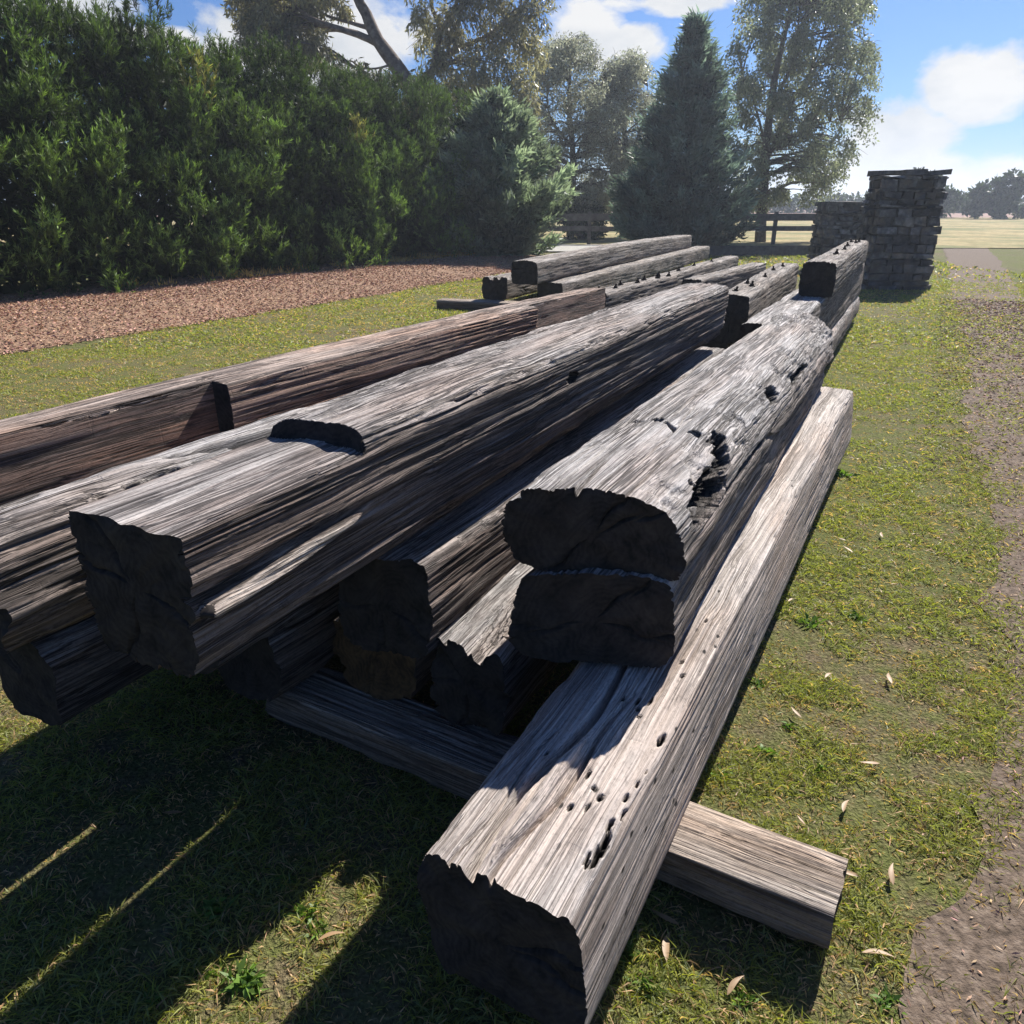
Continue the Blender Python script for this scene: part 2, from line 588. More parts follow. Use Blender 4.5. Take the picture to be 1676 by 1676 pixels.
def bolts(o, spots):
    for x, y, z, tl in spots:
        b_ = link('bolt', BOLT, o)
        b_.location = (x, y, z)
        b_.rotation_euler = (tl, -tl * 0.6, x)
        b_.scale = (0.75, 0.75, 0.62)


def pit(x, y, z, c, r, seed, rough=1.5):
    """mask of a decayed pocket: 1 inside, ragged edge"""
    q = ((x - c[0]) / r[0]) ** 2 + ((y - c[1]) / r[1]) ** 2 + ((z - c[2]) / r[2]) ** 2
    n = fbm(x * 16, y * 48, z * 48, seed, 4)
    return sstep(1.0, 0.78, np.sqrt(q) + (n - 0.5) * rough)


# ---- front right beam, nearest the camera
def mod_A(x, y, z, ny, nz):
    top = np.clip(nz, 0, 1)
    d = 0 * x
    # long drying split running back from the near end with lifted splinters beside it
    yc = 0.045 - 0.03 * x + 0.012 * np.sin(x * 9)
    wd = 0.014 * np.clip(1.35 - x, 0, 1) + 0.002
    d = d - 0.05 * top * np.clip(1 - np.abs(y - yc) / wd, 0, 1) * sstep(1.6, 0.9, x)
    yc2 = -0.005 - 0.05 * x + 0.010 * np.sin(x * 13 + 1)
    d = d - 0.030 * top * np.clip(1 - np.abs(y - yc2) / 0.008, 0, 1) * sstep(0.75, 0.4, x)
    yc3 = 0.085 - 0.02 * x + 0.006 * np.sin(x * 17 + 2)
    d = d - 0.022 * top * np.clip(1 - np.abs(y - yc3) / 0.006, 0, 1) * sstep(0.55, 0.25, x)
    lift = np.exp(-((y - yc + 0.03) / 0.022) ** 2) * sstep(0.5, 0.34, x) * sstep(0.0, 0.12, x)
    d = d + top * lift * (0.010 + 0.014 * sstep(0.35, 0.7, vn(x * 2, y * 90, 0 * x, 5)))
    # left arris worn down
    d = d - 0.012 * np.clip(ny, 0, 1) * sstep(0.5, 0.0, x)
    # decayed pockets along the right arris, borer holes on the top
    st = 0 * x
    pr_ = random.Random(12)
    for q_ in range(17):
        t_ = pr_.random()
        cx_ = 0.12 + 0.42 * t_ if q_ < 20 else pr_.uniform(0.9, 2.2)
        rr_ = pr_.uniform(0.006, 0.017)
        m = pit(x, y, z, (cx_, -0.148 + pr_.uniform(-0.012, 0.014), pr_.uniform(-0.012, 0.0)), (rr_ * pr_.uniform(1.0, 2.2), rr_ * pr_.uniform(0.28, 0.5), rr_ * 0.6 + 0.006), 41 + q_, 1.7)
        d = d - (0.012 + 0.9 * rr_) * m
        st = np.maximum(st, m)
    for xx, yy, a, b_ in ((0.235, -0.055, .010, .005), (0.255, -0.085, .012, .004), (0.29, -0.098, .010, .006), (0.31, -0.075, .006, .005), (0.34, -0.05, .014, .004), (0.64, -0.055, .016, .004),
                          (0.655, -0.082, .018, .004), (0.61, -0.066, .006, .005), (0.585, -0.078, .006, .005), (0.63, -0.02, .009, .005), (0.80, -0.12, .009, .005), (0.86, -0.10, .01, .005),
                          (1.1, -0.10, .008, .004), (0.36, 0.06, .008, .004)):
        m = sstep(1.25, 0.75, np.hypot((x - xx) / a, (y - yy) / b_)) * top
        d = d - 0.012 * m
        st = np.maximum(st, m)
    d = d + 0.03 * np.clip(-ny, 0, 1) * np.clip(-z / 0.3, 0, 1)
    return d, st


A0, A1 = Vector((-0.041, 1.045, 0.455)), Vector((2.03, 4.90, 0.485))
timber('timber_beam', 'tan squared beam lowest on the right, its split end nearest the camera', A0, A1,
       [(0.13, 0.006), (-0.155, 0), (-0.172, -0.02), (-0.172, -0.30), (-0.15, -0.32), (0.10, -0.32), (0.16, -0.26), (0.175, -0.10), (0.172, -0.03)],
       W_A, 620, 420, 3, sc2=(0.95, 1.13), grain=0.0010, fine=0.0008, crack=0.008, low=0.007, chip=0.008, mod=mod_A, rag0=0.012, power=1.3, endcracks=2, flank=(0.74, 0.70, 0.67))


# ---- big grey log above it
def mod_B(x, y, z, ny, nz):
    d = 0 * x
    st = 0 * x
    for c, r_, dep, sd_ in (((0.40, -0.20, -0.11), (0.20, 0.10, 0.055), 0.10, 51), ((0.70, -0.175, -0.02), (0.07, 0.05, 0.035), 0.05, 52), ((0.62, -0.19, -0.07), (0.09, 0.05, 0.03), 0.05, 55),
                            ((1.55, -0.2, -0.06), (0.12, 0.08, 0.04), 0.05, 53), ((0.9, -0.20, -0.16), (0.35, 0.10, 0.012), 0.04, 54), ((2.2, -0.2, -0.10), (0.3, 0.10, 0.02), 0.04, 56)):
        m = pit(x, y, z, c, r_, sd_, 1.3)
        d = d - dep * m * (0.45 + 0.9 * fbm(x * 30, y * 45, z * 45, sd_, 3))
        st = np.maximum(st, m)
    xc = 0.60 + 0.30 * (y + 0.19) + 0.03 * np.sin(y * 40)
    m = np.clip(nz, 0, 1) * sstep(1.0, 0.3, np.abs(x - xc) / (0.008 + 0.022 * vn(y * 30, x * 3, 0 * x, 5))) * sstep(0.14, 0.06, y) * sstep(0.30, 0.5, vn(y * 45, 0 * x, 0 * x, 61))
    d = d - 0.025 * m
    st = np.maximum(st, 0.7 * m)
    d = d - 0.03 * np.clip(nz, 0, 1) * np.clip(1 - np.abs(y - 0.03 - 0.02 * np.sin(x * 5)) / 0.009, 0, 1) * sstep(0.35, 0.05, x)
    d = d + 0.05 * sstep(2.9, 3.5, x) * (fbm(x * 9, y * 20, z * 20, 77, 3) - 0.55)
    d = d + 0.014 * (fbm(x * 6, y * 22, z * 22, 79, 3) - 0.5) * np.clip(-ny + 0.2, 0, 1)
    return d, st


B0, B1 = Vector((0.19, 1.755, 0.952)), Vector((1.86, 5.02, 0.935))
timber('timber_beam', 'broad silver grey log with rounded top, on the right of the pile with a rotted black hollow in its side', B0, B1,
       [(0.15, 0.0), (-0.07, 0.0), (-0.14, -0.022), (-0.20, -0.075), (-0.225, -0.15), (-0.225, -0.22), (-0.19, -0.245), (0.15, -0.225), (0.20, -0.18), (0.212, -0.10), (0.19, -0.02)],
       W_B, 600, 460, 5, grain=0.0026, crack=0.017, low=0.010, mod=mod_B, skew0=-0.33, rag0=0.016, rag1=0.05, sc2=(0.92, 1.25), power=1.15)

timber('timber_beam', 'weathered beam lying directly beneath the broad silver grey log, with a ragged black end', (0.20, 1.728, 0.730), (1.86, 4.95, 0.69),
       [(0.15, 0.0), (-0.15, 0.0), (-0.185, -0.03), (-0.195, -0.13), (-0.195, -0.22), (-0.17, -0.258), (0.17, -0.258), (0.195, -0.22), (0.19, -0.05)],
       W_B, 340, 280, 8, sc2=(0.8, 0.8), grain=0.0030, crack=0.012, low=0.014, skew0=-0.33, rag0=0.016)

# ---- middle lower timbers seen between the two big logs
timber('timber_beam', 'low beam with pale worn edge between the two large logs, dark square end', (-0.36, 1.893, 0.70), (1.33, 5.15, 0.70),
       rect(0.27, 0.30, 0.03), W_C, 320, 280, 9, grain=0.0030, crack=0.012, low=0.010, rag0=0.016, skew0=-0.2)


def mod_G(x, y, z, ny, nz):
    return -0.05 * sstep(0.30, 0.0, x) * np.clip(nz, 0, 1) * (0.3 + vn(y * 50, 0 * x, 0 * x, 4)) - 0.05 * pit(x, y, z, (0.18, -0.1, -0.02), (0.1, 0.04, 0.06), 3)


timber('timber_beam', 'splintered low timber with broken shredded end deep under the grey logs', (-0.13, 1.845, 0.48), (1.47, 5.01, 0.47),
       rect(0.24, 0.31, 0.03), W_B, 260, 220, 10, grain=0.005, crack=0.018, low=0.022, rag0=0.05, mod=mod_G)
timber('timber_beam', 'lower log with brown end grain, deep in the shade under the pile', (-0.43, 2.02, 0.445), (1.3, 5.3, 0.445),
       rect(0.32, 0.29, 0.06), W_D, 140, 140, 12, endmat=W_EB, rag0=0.02)


# ---- the long notched log
def mod_C(x, y, z, ny, nz):
    d = 0 * x
    rt = np.clip(-ny, 0, 1)
    # long slab sprung loose on the right side, near end
    zc = -0.205 + 0.05 * x
    lift = np.clip(1 - np.abs(z - zc) / 0.018, 0, 1) * sstep(0.58, 0.28, x) * sstep(0.0, 0.04, x) * rt
    d = d + 0.026 * sstep(0.0, 0.5, lift)
    d = d - 0.026 * np.clip(1 - np.abs(z - zc - 0.028) / 0.009, 0, 1) * sstep(0.55, 0.22, x) * rt
    d = d - 0.016 * np.clip(1 - np.abs(z - zc + 0.028) / 0.007, 0, 1) * sstep(0.5, 0.2, x) * rt
    m = pit(x, y, z, (1.75, -0.15, -0.11), (0.05, 0.05, 0.022), 71)
    d = d - 0.03 * m
    # deep weathering furrows on the right face
    fur = fbm(x * 0.9, y * 10, z * 44 + 0.6 * np.sin(x * 1.6), 88, 3)
    d = d + 0.020 * (fur - 0.5) * rt * (0.45 + 0.8 * sstep(2.0, 0.3, x))
    return d, 0.8 * m, sstep(0.1, 0.6, lift) * sstep(0.50, 0.36, x)


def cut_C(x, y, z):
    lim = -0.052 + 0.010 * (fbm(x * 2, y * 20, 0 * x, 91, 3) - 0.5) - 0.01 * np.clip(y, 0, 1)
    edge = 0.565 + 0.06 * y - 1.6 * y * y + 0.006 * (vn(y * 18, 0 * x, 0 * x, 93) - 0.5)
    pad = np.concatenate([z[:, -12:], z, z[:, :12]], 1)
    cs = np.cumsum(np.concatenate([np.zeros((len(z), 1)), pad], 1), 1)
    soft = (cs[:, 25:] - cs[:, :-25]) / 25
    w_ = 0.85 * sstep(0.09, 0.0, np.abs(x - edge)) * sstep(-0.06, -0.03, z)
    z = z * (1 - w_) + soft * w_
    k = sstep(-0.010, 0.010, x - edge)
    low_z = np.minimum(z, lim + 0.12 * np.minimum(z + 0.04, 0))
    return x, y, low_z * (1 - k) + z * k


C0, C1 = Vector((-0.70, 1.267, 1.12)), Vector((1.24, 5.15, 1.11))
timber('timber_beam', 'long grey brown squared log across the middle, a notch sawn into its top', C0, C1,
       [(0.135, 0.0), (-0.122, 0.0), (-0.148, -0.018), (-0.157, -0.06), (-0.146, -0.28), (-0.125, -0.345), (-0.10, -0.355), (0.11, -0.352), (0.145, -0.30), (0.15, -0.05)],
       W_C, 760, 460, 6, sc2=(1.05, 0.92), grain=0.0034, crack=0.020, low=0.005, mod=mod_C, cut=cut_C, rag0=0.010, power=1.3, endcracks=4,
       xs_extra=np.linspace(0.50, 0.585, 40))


# ---- rotted log lying against its left side
def mod_N(x, y, z, ny, nz):
    yc = 0.0 + 0.03 * np.sin(x * 6)
    m = np.clip(nz, 0, 1) * sstep(1.0, 0.4, np.abs(y - yc) / (0.008 + 0.03 * vn(x * 6, 0 * x, 0 * x, 9))) * sstep(0.35, 0.55, vn(x * 3, 0 * x, 0 * x, 19))
    m = np.maximum(m, pit(x, y, z, (0.42, -0.09, 0.0), (0.14, 0.04, 0.05), 21))
    m = np.maximum(m, pit(x, y, z, (0.75, -0.06, 0.0), (0.12, 0.03, 0.05), 22))
    return -0.05 * m + 0.02 * (fbm(x * 5, y * 18, z * 18, 23, 3) - 0.5), 0.85 * m


timber('timber_beam', 'rotted half log with a split black crevice, lying along the left of the notched log', (-1.055, 1.32, 1.035), (0.585, 4.57, 1.03),
       rect(0.20, 0.27, 0.04), W_B, 380, 260, 24, grain=0.003, crack=0.014, low=0.014, mod=mod_N, rag0=0.03, rag1=0.04)
timber('timber_beam', 'dark log in shade beneath the rotted half log', (-0.86, 1.74, 0.755), (0.91, 5.22, 0.755), rect(0.27, 0.30, 0.04), W_C, 160, 140, 25, rag0=0.02)
timber('timber_beam', 'lowest dark log on the bearers left of the brown ended one', (-0.82, 2.02, 0.45), (1.0, 5.4, 0.45), rect(0.30, 0.29, 0.05), W_C, 90, 100, 26, rag0=0.02)


# ---- left log with two housings cut in its side
def cut_D(x, y, z):
    n = 0.006 * (fbm(x * 3, 0 * x, z * 20, 95, 2) - 0.5)
    y = np.where(x < 1.30 + 0.02 * z, np.maximum(y, -0.052 + n), y)
    y = np.where(x > 3.52, np.maximum(y, -0.045 + n), y)
    return x, y, z


timber('timber_beam', 'pinkish tan beam furthest left, housings cut back in its side', (-1.64, 1.36, 1.05), (0.60, 5.47, 1.05),
       rect(0.235, 0.27, 0.014), W_D, 460, 280, 7, grain=0.0018, crack=0.013, low=0.006, cut=cut_D, flank=(0.72, 0.60, 0.54), xs_extra=np.concatenate([np.linspace(1.25, 1.35, 16), np.linspace(3.49, 3.55, 8)]), sag=0.012)
timber('timber_beam', 'dark beam in shade directly beneath the pinkish tan beam', (-1.50, 1.75, 0.775), (0.62, 5.6, 0.775), rect(0.26, 0.31, 0.04), W_D, 120, 100, 13)
timber('timber_beam', 'added beam shading the ground from the gap between the rotted half log and the pinkish tan beam', (-1.10, 1.93, 0.80), (0.62, 5.3, 0.80), rect(0.28, 0.33, 0.04), W_C, 120, 100, 28)  # beam added to cast shade over the ground at lower left
timber('timber_beam', 'lowest beam in shade on the far left side of the pile', (-1.42, 1.9, 0.46), (0.62, 5.7, 0.46), rect(0.30, 0.30, 0.05), W_C, 100, 90, 27)

# ---- right hand timbers further back
timber('timber_beam', 'grey beam continuing the right edge of the pile, with a second beam resting on it', (1.72, 5.28, 0.83), (4.86, 11.55, 0.80),
       rect(0.36, 0.44, 0.02), W_B, 240, 150, 14, low=0.009)
oH = timber('timber_beam', 'topmost beam at far right with a square black end, bolts along its top', (2.66, 6.97, 1.115), (4.80, 11.30, 1.10),
            rect(0.29, 0.30, 0.028), W_F, 220, 150, 15, low=0.007, skew0=-0.1)
bolts(oH, [(1.3, -0.02, 0.0, 0.1), (2.15, -0.03, 0.0, -0.1), (3.0, 0.0, 0.0, 0.2), (3.9, -0.03, 0.0, 0.1), (4.15, 0.04, 0.0, 0.3), (4.3, -0.04, 0.0, -0.2)])
oJ = timber('timber_beam', 'bolted beam behind the far end of the long notched log', (1.88, 6.78, 0.855), (3.62, 10.6, 0.85),
            rect(0.30, 0.40, 0.025), W_F, 200, 140, 16, low=0.009, rag0=0.05)
bolts(oJ, [(0.35, 0.03, 0.0, 0.3), (0.9, -0.03, 0.0, 0.1), (1.15, 0.05, 0.0, 0.1), (1.9, -0.02, 0.0, -0.1), (2.9, 0.02, 0.0, 0.1), (3.5, -0.02, 0.0, 0.1)])
timber('timber_beam', 'slim pale beam with clean flat top, left of the bolted beam', (2.10, 9.35, 0.755), (3.70, 12.1, 0.75),
       rect(0.24, 0.30, 0.018), W_F, 130, 110, 17, low=0.007)
oK = timber('timber_beam', 'slim grey beam lying second left of the bolted beam, far end', (1.84, 9.87, 0.755), (3.69, 13.6, 0.75),
            rect(0.24, 0.30, 0.018), W_F, 130, 110, 18, low=0.007)
bolts(oK, [(0.8, 0.0, 0.0, 0.1), (1.7, 0.02, 0.0, 0.1), (2.6, -0.02, 0.0, 0.1)])
oM = timber('timber_beam', 'beam with a row of rusty bolts behind the end of the pinkish beam', (0.78, 7.55, 0.80), (1.86, 9.55, 0.79),
            rect(0.25, 0.34, 0.02), W_F, 130, 110, 19, low=0.008)
bolts(oM, [(0.15, 0.02, 0, 0.2), (0.45, -0.04, 0, 0.1), (0.8, 0.04, 0, -0.1), (1.15, -0.02, 0, 0.1), (1.5, 0.03, 0, 0.1), (1.8, -0.03, 0, 0.2), (2.05, 0.05, 0, 0.3), (2.1, -0.06, 0, 0.2)])
# supporting lower course of that stack
for P0, P1, lb in (((1.9, 7.4, 0.45), (3.7, 11.2, 0.45), 'dark low beam under the bolted beam'),
                   ((2.15, 5.9, 0.40), (4.8, 11.3, 0.37), 'low beam in shade under the right edge of the pile'),
                   ((1.0, 8.1, 0.455), (3.6, 13.3, 0.455), 'low beam in shade under the slim beams'),):
    timber('timber_beam', lb, P0, P1, rect(0.30, 0.29, 0.05), W_C, 60, 60, 21 + int(P0[0] * 10))

# ---- separate stack, far left
timber('timber_beam', 'topmost long beam of the far stack, in front of the small conifer', (0.18, 11.7, 0.80), (4.42, 21.0, 0.80),
       rect(0.42, 0.33, 0.03), W_F, 170, 130, 31, low=0.010, sag=0.03)
timber('timber_beam', 'second beam of the far stack, its far end showing past the topmost one', (0.58, 12.1, 0.47), (5.05, 21.6, 0.50),
       rect(0.42, 0.33, 0.03), W_F, 150, 120, 32, low=0.016)


def mod_F3(x, y, z, ny, nz):
    return -0.05 * np.clip(nz, 0, 1) * sstep(0.5, 0, x) * sstep(0.4, 0.7, vn(y * 25, x * 8, 0 * x, 3))


timber('timber_beam', 'broken topped beam of the far stack, lowest on its left side', (-0.27, 12.6, 0.49), (3.5, 21.0, 0.47),
       rect(0.44, 0.35, 0.03), W_F, 140, 130, 33, low=0.016, mod=mod_F3, rag0=0.04)

# ---- bearers on the ground
BG = 'bearers lying on the ground under the timbers'
timber('bearer', 'short sawn sleeper poking out on the grass under the nearest beam', (0.753, 1.312, 0.153), (-0.75, 2.17, 0.150),
       [(0.09, 0.0), (-0.085, 0.0), (-0.10, -0.012), (-0.10, -0.15), (0.10, -0.15), (0.10, -0.012)], W_S, 220, 170, 41,
       cat='bearer', group=BG, grain=0.0012, crack=0.007, low=0.005, chip=0.006, rag0=0.006)
timber('bearer', 'bearer in deep shade at the near end of the left beams', (-0.80, 2.35, 0.158), (-1.75, 2.86, 0.158), rect(0.2, 0.155, 0.02), W_S, 50, 60, 42, cat='bearer', group=BG)
timber('bearer', 'bearer across the middle of the pile under the right beams', (1.45, 4.6, 0.118), (-0.75, 6.0, 0.155), rect(0.2, 0.155, 0.02), W_S, 60, 60, 43, cat='bearer', group=BG)
timber('bearer', 'bearer under the far ends of the long beams', (1.5, 6.05, 0.158), (0.1, 6.9, 0.158), rect(0.2, 0.155, 0.02), W_S, 50, 60, 44, cat='bearer', group=BG)
timber('bearer', 'bearer under the right hand back beams', (2.75, 7.25, 0.158), (0.9, 8.4, 0.165), rect(0.2, 0.155, 0.02), W_S, 50, 60, 45, cat='bearer', group=BG)
timber('bearer', 'bearer at the far end of the right hand back beams', (4.5, 11.0, 0.09), (2.3, 12.4, 0.165), rect(0.2, 0.155, 0.02), W_S, 50, 60, 46, cat='bearer', group=BG)
timber('bearer', 'pale topped bearer end poking onto the lawn from the far stack', (-1.15, 12.75, 0.148), (1.6, 11.9, 0.138), rect(0.34, 0.15, 0.02), W_S, 60, 70, 47, cat='bearer', group=BG)
timber('bearer', 'bearer under the far end of the far stack', (2.4, 20.0, 0.13), (5.2, 18.8, 0.155), rect(0.3, 0.15, 0.02), W_S, 40, 50, 48, cat='bearer', group=BG)

# ------------------------------------------------------------------ ground
AXA = np.array([0.466, 0.885]); PRP = np.array([0.885, -0.466])


def gz(X, Y):                                          # gentle unevenness of the turf
    return 0.018 * (fbm(X * 1.1, Y * 1.1, 0 * X, 301, 3) - 0.5)


def graded(lo, hi, n, c, p=2.2):
    t = np.linspace(-1, 1, n)
    s = np.sign(t) * np.abs(t) ** p
    return np.where(s < 0, c + s * (c - lo), c + s * (hi - c))


def sheet(name, xs, ys, zf, mat, label=None, kind='structure'):
    X, Y = np.meshgrid(xs, ys)
    Z = zf(X, Y)
    v = np.stack([X, Y, Z], -1).reshape(-1, 3)
    i = np.arange(X.size).reshape(X.shape)
    q = np.stack([i[:-1, :-1], i[:-1, 1:], i[1:, 1:], i[1:, :-1]], -1).reshape(-1, 4)
    o = link(name, np_mesh(name, v, q, None, [mat]))
    tag(o, label, None, None, kind)
    return o


def ground_mat():
    m, nt = mat_new('lawn_soil')
    b = NB(nt)
    tc = b.n('ShaderNodeTexCoord').outputs['Object']
    f = b.noise(tc, 9.0, 8, 0.68)
    fine = b.noise(tc, 90.0, 4, 0.6)
    big = b.noise(tc, 0.7, 4, 0.55)
    soil = b.ramp(fine, [(0.3, (0.07, 0.052, 0.034)), (0.55, (0.19, 0.145, 0.09)), (0.75, (0.33, 0.265, 0.17))])
    grn = b.ramp(fine, [(0.3, (0.06, 0.075, 0.02)), (0.55, (0.15, 0.165, 0.05)), (0.75, (0.26, 0.26, 0.10))])
    k = b.math('ADD', b.math('MULTIPLY', f, 0.75), b.math('MULTIPLY', big, 0.5))
    col = b.mix(b.ramp(k, [(0.5, 0.15), (0.68, 0.95)]), soil, grn)
    bp = b.n('ShaderNodeBump'); bp.inputs['Distance'].default_value = 0.02; bp.inputs['Strength'].default_value = 1.0
    b.l(b.math('ADD', fine, f), bp.inputs['Height'])
    p = b.n('ShaderNodeBsdfPrincipled', i_Roughness=0.95)
    p.inputs['Specular IOR Level'].default_value = 0.1
    b.l(col, p.inputs['Base Color']); b.l(bp.outputs[0], p.inputs['Normal'])
    b.out(p.outputs[0])
    return m


M_GROUND = ground_mat()
sheet('lawn', graded(-600, 600, 240, 0.5, 3.8), graded(-60, 900, 320, 3.0, 4.0), gz, M_GROUND)

M_MULCH = noise_mat('bark_mulch', [(0.32, (0.11, 0.065, 0.042)), (0.5, (0.30, 0.185, 0.12)), (0.72, (0.46, 0.32, 0.22))], 26, 8, 0.03, 0.95, bscale=40)
M_PATH = noise_mat('litter_path', [(0.3, (0.06, 0.045, 0.032)), (0.52, (0.155, 0.115, 0.085)), (0.75, (0.28, 0.22, 0.17))], 34, 8, 0.012, 0.95, bscale=60)


def mulch_edges(s):                                    # s runs along the bed, returns the lawn edge and the hedge edge
    e0 = np.array([-4.95, 10.0]); dd = np.array([0.465, 0.885])
    lw = e0[None] + s[:, None] * dd[None] + np.array([0.885, -0.465])[None] * (0.35 * (fbm(s * 0.7, 0 * s, 0 * s, 311, 3) - 0.5))[:, None]
    return lw


def strip(name, s, e_in, e_out, n, zf, mat, kind='structure'):
    t = np.linspace(0, 1, n)
    P = e_in[:, None] * (1 - t)[None, :, None] + e_out[:, None] * t[None, :, None]
    X, Y = P[..., 0], P[..., 1]
    Z = zf(X, Y, np.broadcast_to(t[None], X.shape))
    v = np.stack([X, Y, Z], -1).reshape(-1, 3)
    i = np.arange(X.size).reshape(X.shape)
    q = np.stack([i[:-1, :-1], i[1:, :-1], i[1:, 1:], i[:-1, 1:]], -1).reshape(-1, 4)
    o = link(name, np_mesh(name, v, q, None, [mat]))
    tag(o, None, None, None, kind)
    return o


sM = np.linspace(-12, 15, 220)
eM = mulch_edges(sM)
strip('mulch_bed', sM, eM, eM + np.array([-0.885, 0.465]) * 5.0, 60,
      lambda X, Y, t: gz(X, Y) + 0.006 + 0.16 * sstep(0, 0.35, t) + 0.03 * (fbm(X * 3, Y * 3, 0 * X, 313, 3) - 0.5) * sstep(0, 0.05, t), M_MULCH)


def mulch_z(X, Y):
    q = (X + 4.95) * 0.885 - (Y - 10.0) * 0.465
    return gz(X, Y) + 0.006 + 0.16 * sstep(0, 0.35, np.clip(-q / 5.0, 0, 1))


sP = np.linspace(-4, 40, 900)
pe = np.array([0.10, 0.0])
base = np.outer(sP, AXA)
wig = 0.22 * (fbm(sP * 0.9, 0 * sP, 0 * sP, 321, 4) - 0.5)
inn = base + PRP[None] * (0.24 + 0.32 * sstep(1.0, 3.5, sP) + wig + 0.16 * (fbm(sP * 5, 0 * sP, 0 * sP, 323, 3) - 0.5) - 0.012 * sP)[:, None]
outw = base + PRP[None] * (1.55 + 0.3 * (fbm(sP * 0.6, 0 * sP, 0 * sP, 322, 3) - 0.5))[:, None]
strip('path', sP, outw, inn, 24, lambda X, Y, t: gz(X, Y) + 0.005, M_PATH)

# country beyond the rail fence
M_FIELD = noise_mat('dry_grass_field', [(0.3, (0.20, 0.15, 0.065)), (0.5, (0.36, 0.28, 0.13)), (0.75, (0.48, 0.40, 0.22))], 3.0, 8, 0.05, 0.95, second=(0.25, 0.45, 0.6, (0.13, 0.15, 0.05)))
sheet('dry_field', np.linspace(-60, 140, 60), np.linspace(29.5, 85, 40), lambda X, Y: 0.02 + 0.02 * vn(X, Y, 0 * X, 5), M_FIELD)
M_PLOUGH = noise_mat('ploughed_earth', [(0.3, (0.22, 0.13, 0.10)), (0.7, (0.38, 0.25, 0.20))], 1.0, 6, 0.05, 0.95)
sheet('ploughed_field', np.linspace(-100, 260, 40), np.linspace(86, 190, 30), lambda X, Y: 0.03 + 0 * X, M_PLOUGH)
M_TRACK = noise_mat('pale_gravel', [(0.3, (0.30, 0.29, 0.26)), (0.7, (0.48, 0.46, 0.42))], 12, 6, 0.01, 0.95)
sheet('gravel_drive', np.linspace(-6, 4.2, 12), np.linspace(27.2, 31.5, 6), lambda X, Y: 0.045 + 0 * X, M_TRACK)

# ------------------------------------------------------------------ turf
M_GRASS = leaf_mat('grass_blades', (0.285, 0.305, 0.095), 0.42, 0.3, 0.5)
CP_G = None


def in_path(X, Y):
    s = X * AXA[0] + Y * AXA[1]
    p = X * PRP[0] + Y * PRP[1]
    w = 0.24 + 0.32 * sstep(1.0, 3.5, s) + 0.16 * (fbm(s * 5, 0 * s, 0 * s, 323, 3) - 0.5) + 0.22 * (fbm(s * 0.9, 0 * s, 0 * s, 321, 4) - 0.5) - 0.012 * s
    return (p > w + 0.02) & (p < 1.5)


def in_mulch(X, Y):
    s = (X + 4.95) * 0.465 + (Y - 10.0) * 0.885
    q = (X + 4.95) * 0.885 - (Y - 10.0) * 0.465
    return q < 0.35 * (fbm(s * 0.7, 0 * s, 0 * s, 311, 3) - 0.5)


gg = Geo()


def turf(x0, x1, y0, y1, dens, Lr, Wr, dead=0.3, lean=0.8, keep=None, path_keep=0.62):
    n = int((x1 - x0) * (y1 - y0) * dens)
    X = rng.uniform(x0, x1, n); Y = rng.uniform(y0, y1, n)
    u = X / (Y * CP + CH * SP)
    ok = (np.abs(u) < 0.74) & ~in_mulch(X, Y)
    ok &= ~in_path(X, Y) | (rng.random(n) < path_keep)
    tuft = fbm(X * 7, Y * 7, 0 * X, 331, 3)
    big = fbm(X * 0.9, Y * 0.9, 0 * X, 335, 3)
    lush = tuft * 0.8 + big * 0.5
    ok &= rng.random(n) < sstep(0.44, 0.74, lush) * 0.85 + 0.15
    if keep is not None: ok &= keep(X, Y)
    X, Y, lush = X[ok], Y[ok], lush[ok]
    n = len(X)
    a = rng.uniform(0, 2 * math.pi, n)
    ln = rng.uniform(0.25, 1.0, n) * lean
    d = np.stack([np.cos(a) * np.sin(ln * 1.4), np.sin(a) * np.sin(ln * 1.4), np.cos(ln * 1.4)], 1)
    p = np.stack([X, Y, gz(X, Y) - 0.003], 1)
    L = rng.uniform(*Lr, n) * (0.6 + 0.8 * sstep(0.5, 0.75, lush))
    W = rng.uniform(*Wr, n)
    dd = rng.random(n) < dead * (1.5 - 1.3 * sstep(0.5, 0.75, lush))
    hue = rng.random(n)
    tint = np.stack([0.7 + 0.7 * hue, 0.75 + 0.55 * hue, 0.6 + 0.8 * rng.random(n)], 1)
    straw = np.stack([2.1 + 1.0 * hue, 1.35 + 0.5 * hue, 2.3 + 1.2 * hue], 1) * (0.45 + 0.6 * rng.random(n))[:, None]
    tint[dd] = straw[dd]
    bend = np.stack([d[:, 0] * 0.3, d[:, 1] * 0.3, -0.25 * np.ones(n)], 1)
    cards(gg, p, d, L, W, tint, bend)


turf(-1.8, 2.2, 0.7, 2.4, 21000, (0.016, 0.045), (0.0022, 0.0042), 0.46, 0.95)
turf(-2.2, 3.6, 2.4, 4.6, 9500, (0.018, 0.045), (0.0028, 0.0055), 0.46, 0.95, keep=lambda X, Y: (X * PRP[0] + Y * PRP[1]) > -0.75)
turf(1.2, 7.0, 4.6, 9.0, 3200, (0.018, 0.045), (0.004, 0.009), 0.42, 0.95, keep=lambda X, Y: (X * PRP[0] + Y * PRP[1]) > -0.8)
turf(2.5, 14, 9.0, 17.0, 1000, (0.025, 0.055), (0.008, 0.016), 0.42, 0.9, keep=lambda X, Y: (X * PRP[0] + Y * PRP[1]) > -1.4)
turf(-7, 1.5, 3.2, 9.0, 3200, (0.018, 0.042), (0.004, 0.009), 0.72, 0.9, keep=lambda X, Y: (X * PRP[0] + Y * PRP[1]) < -2.2)
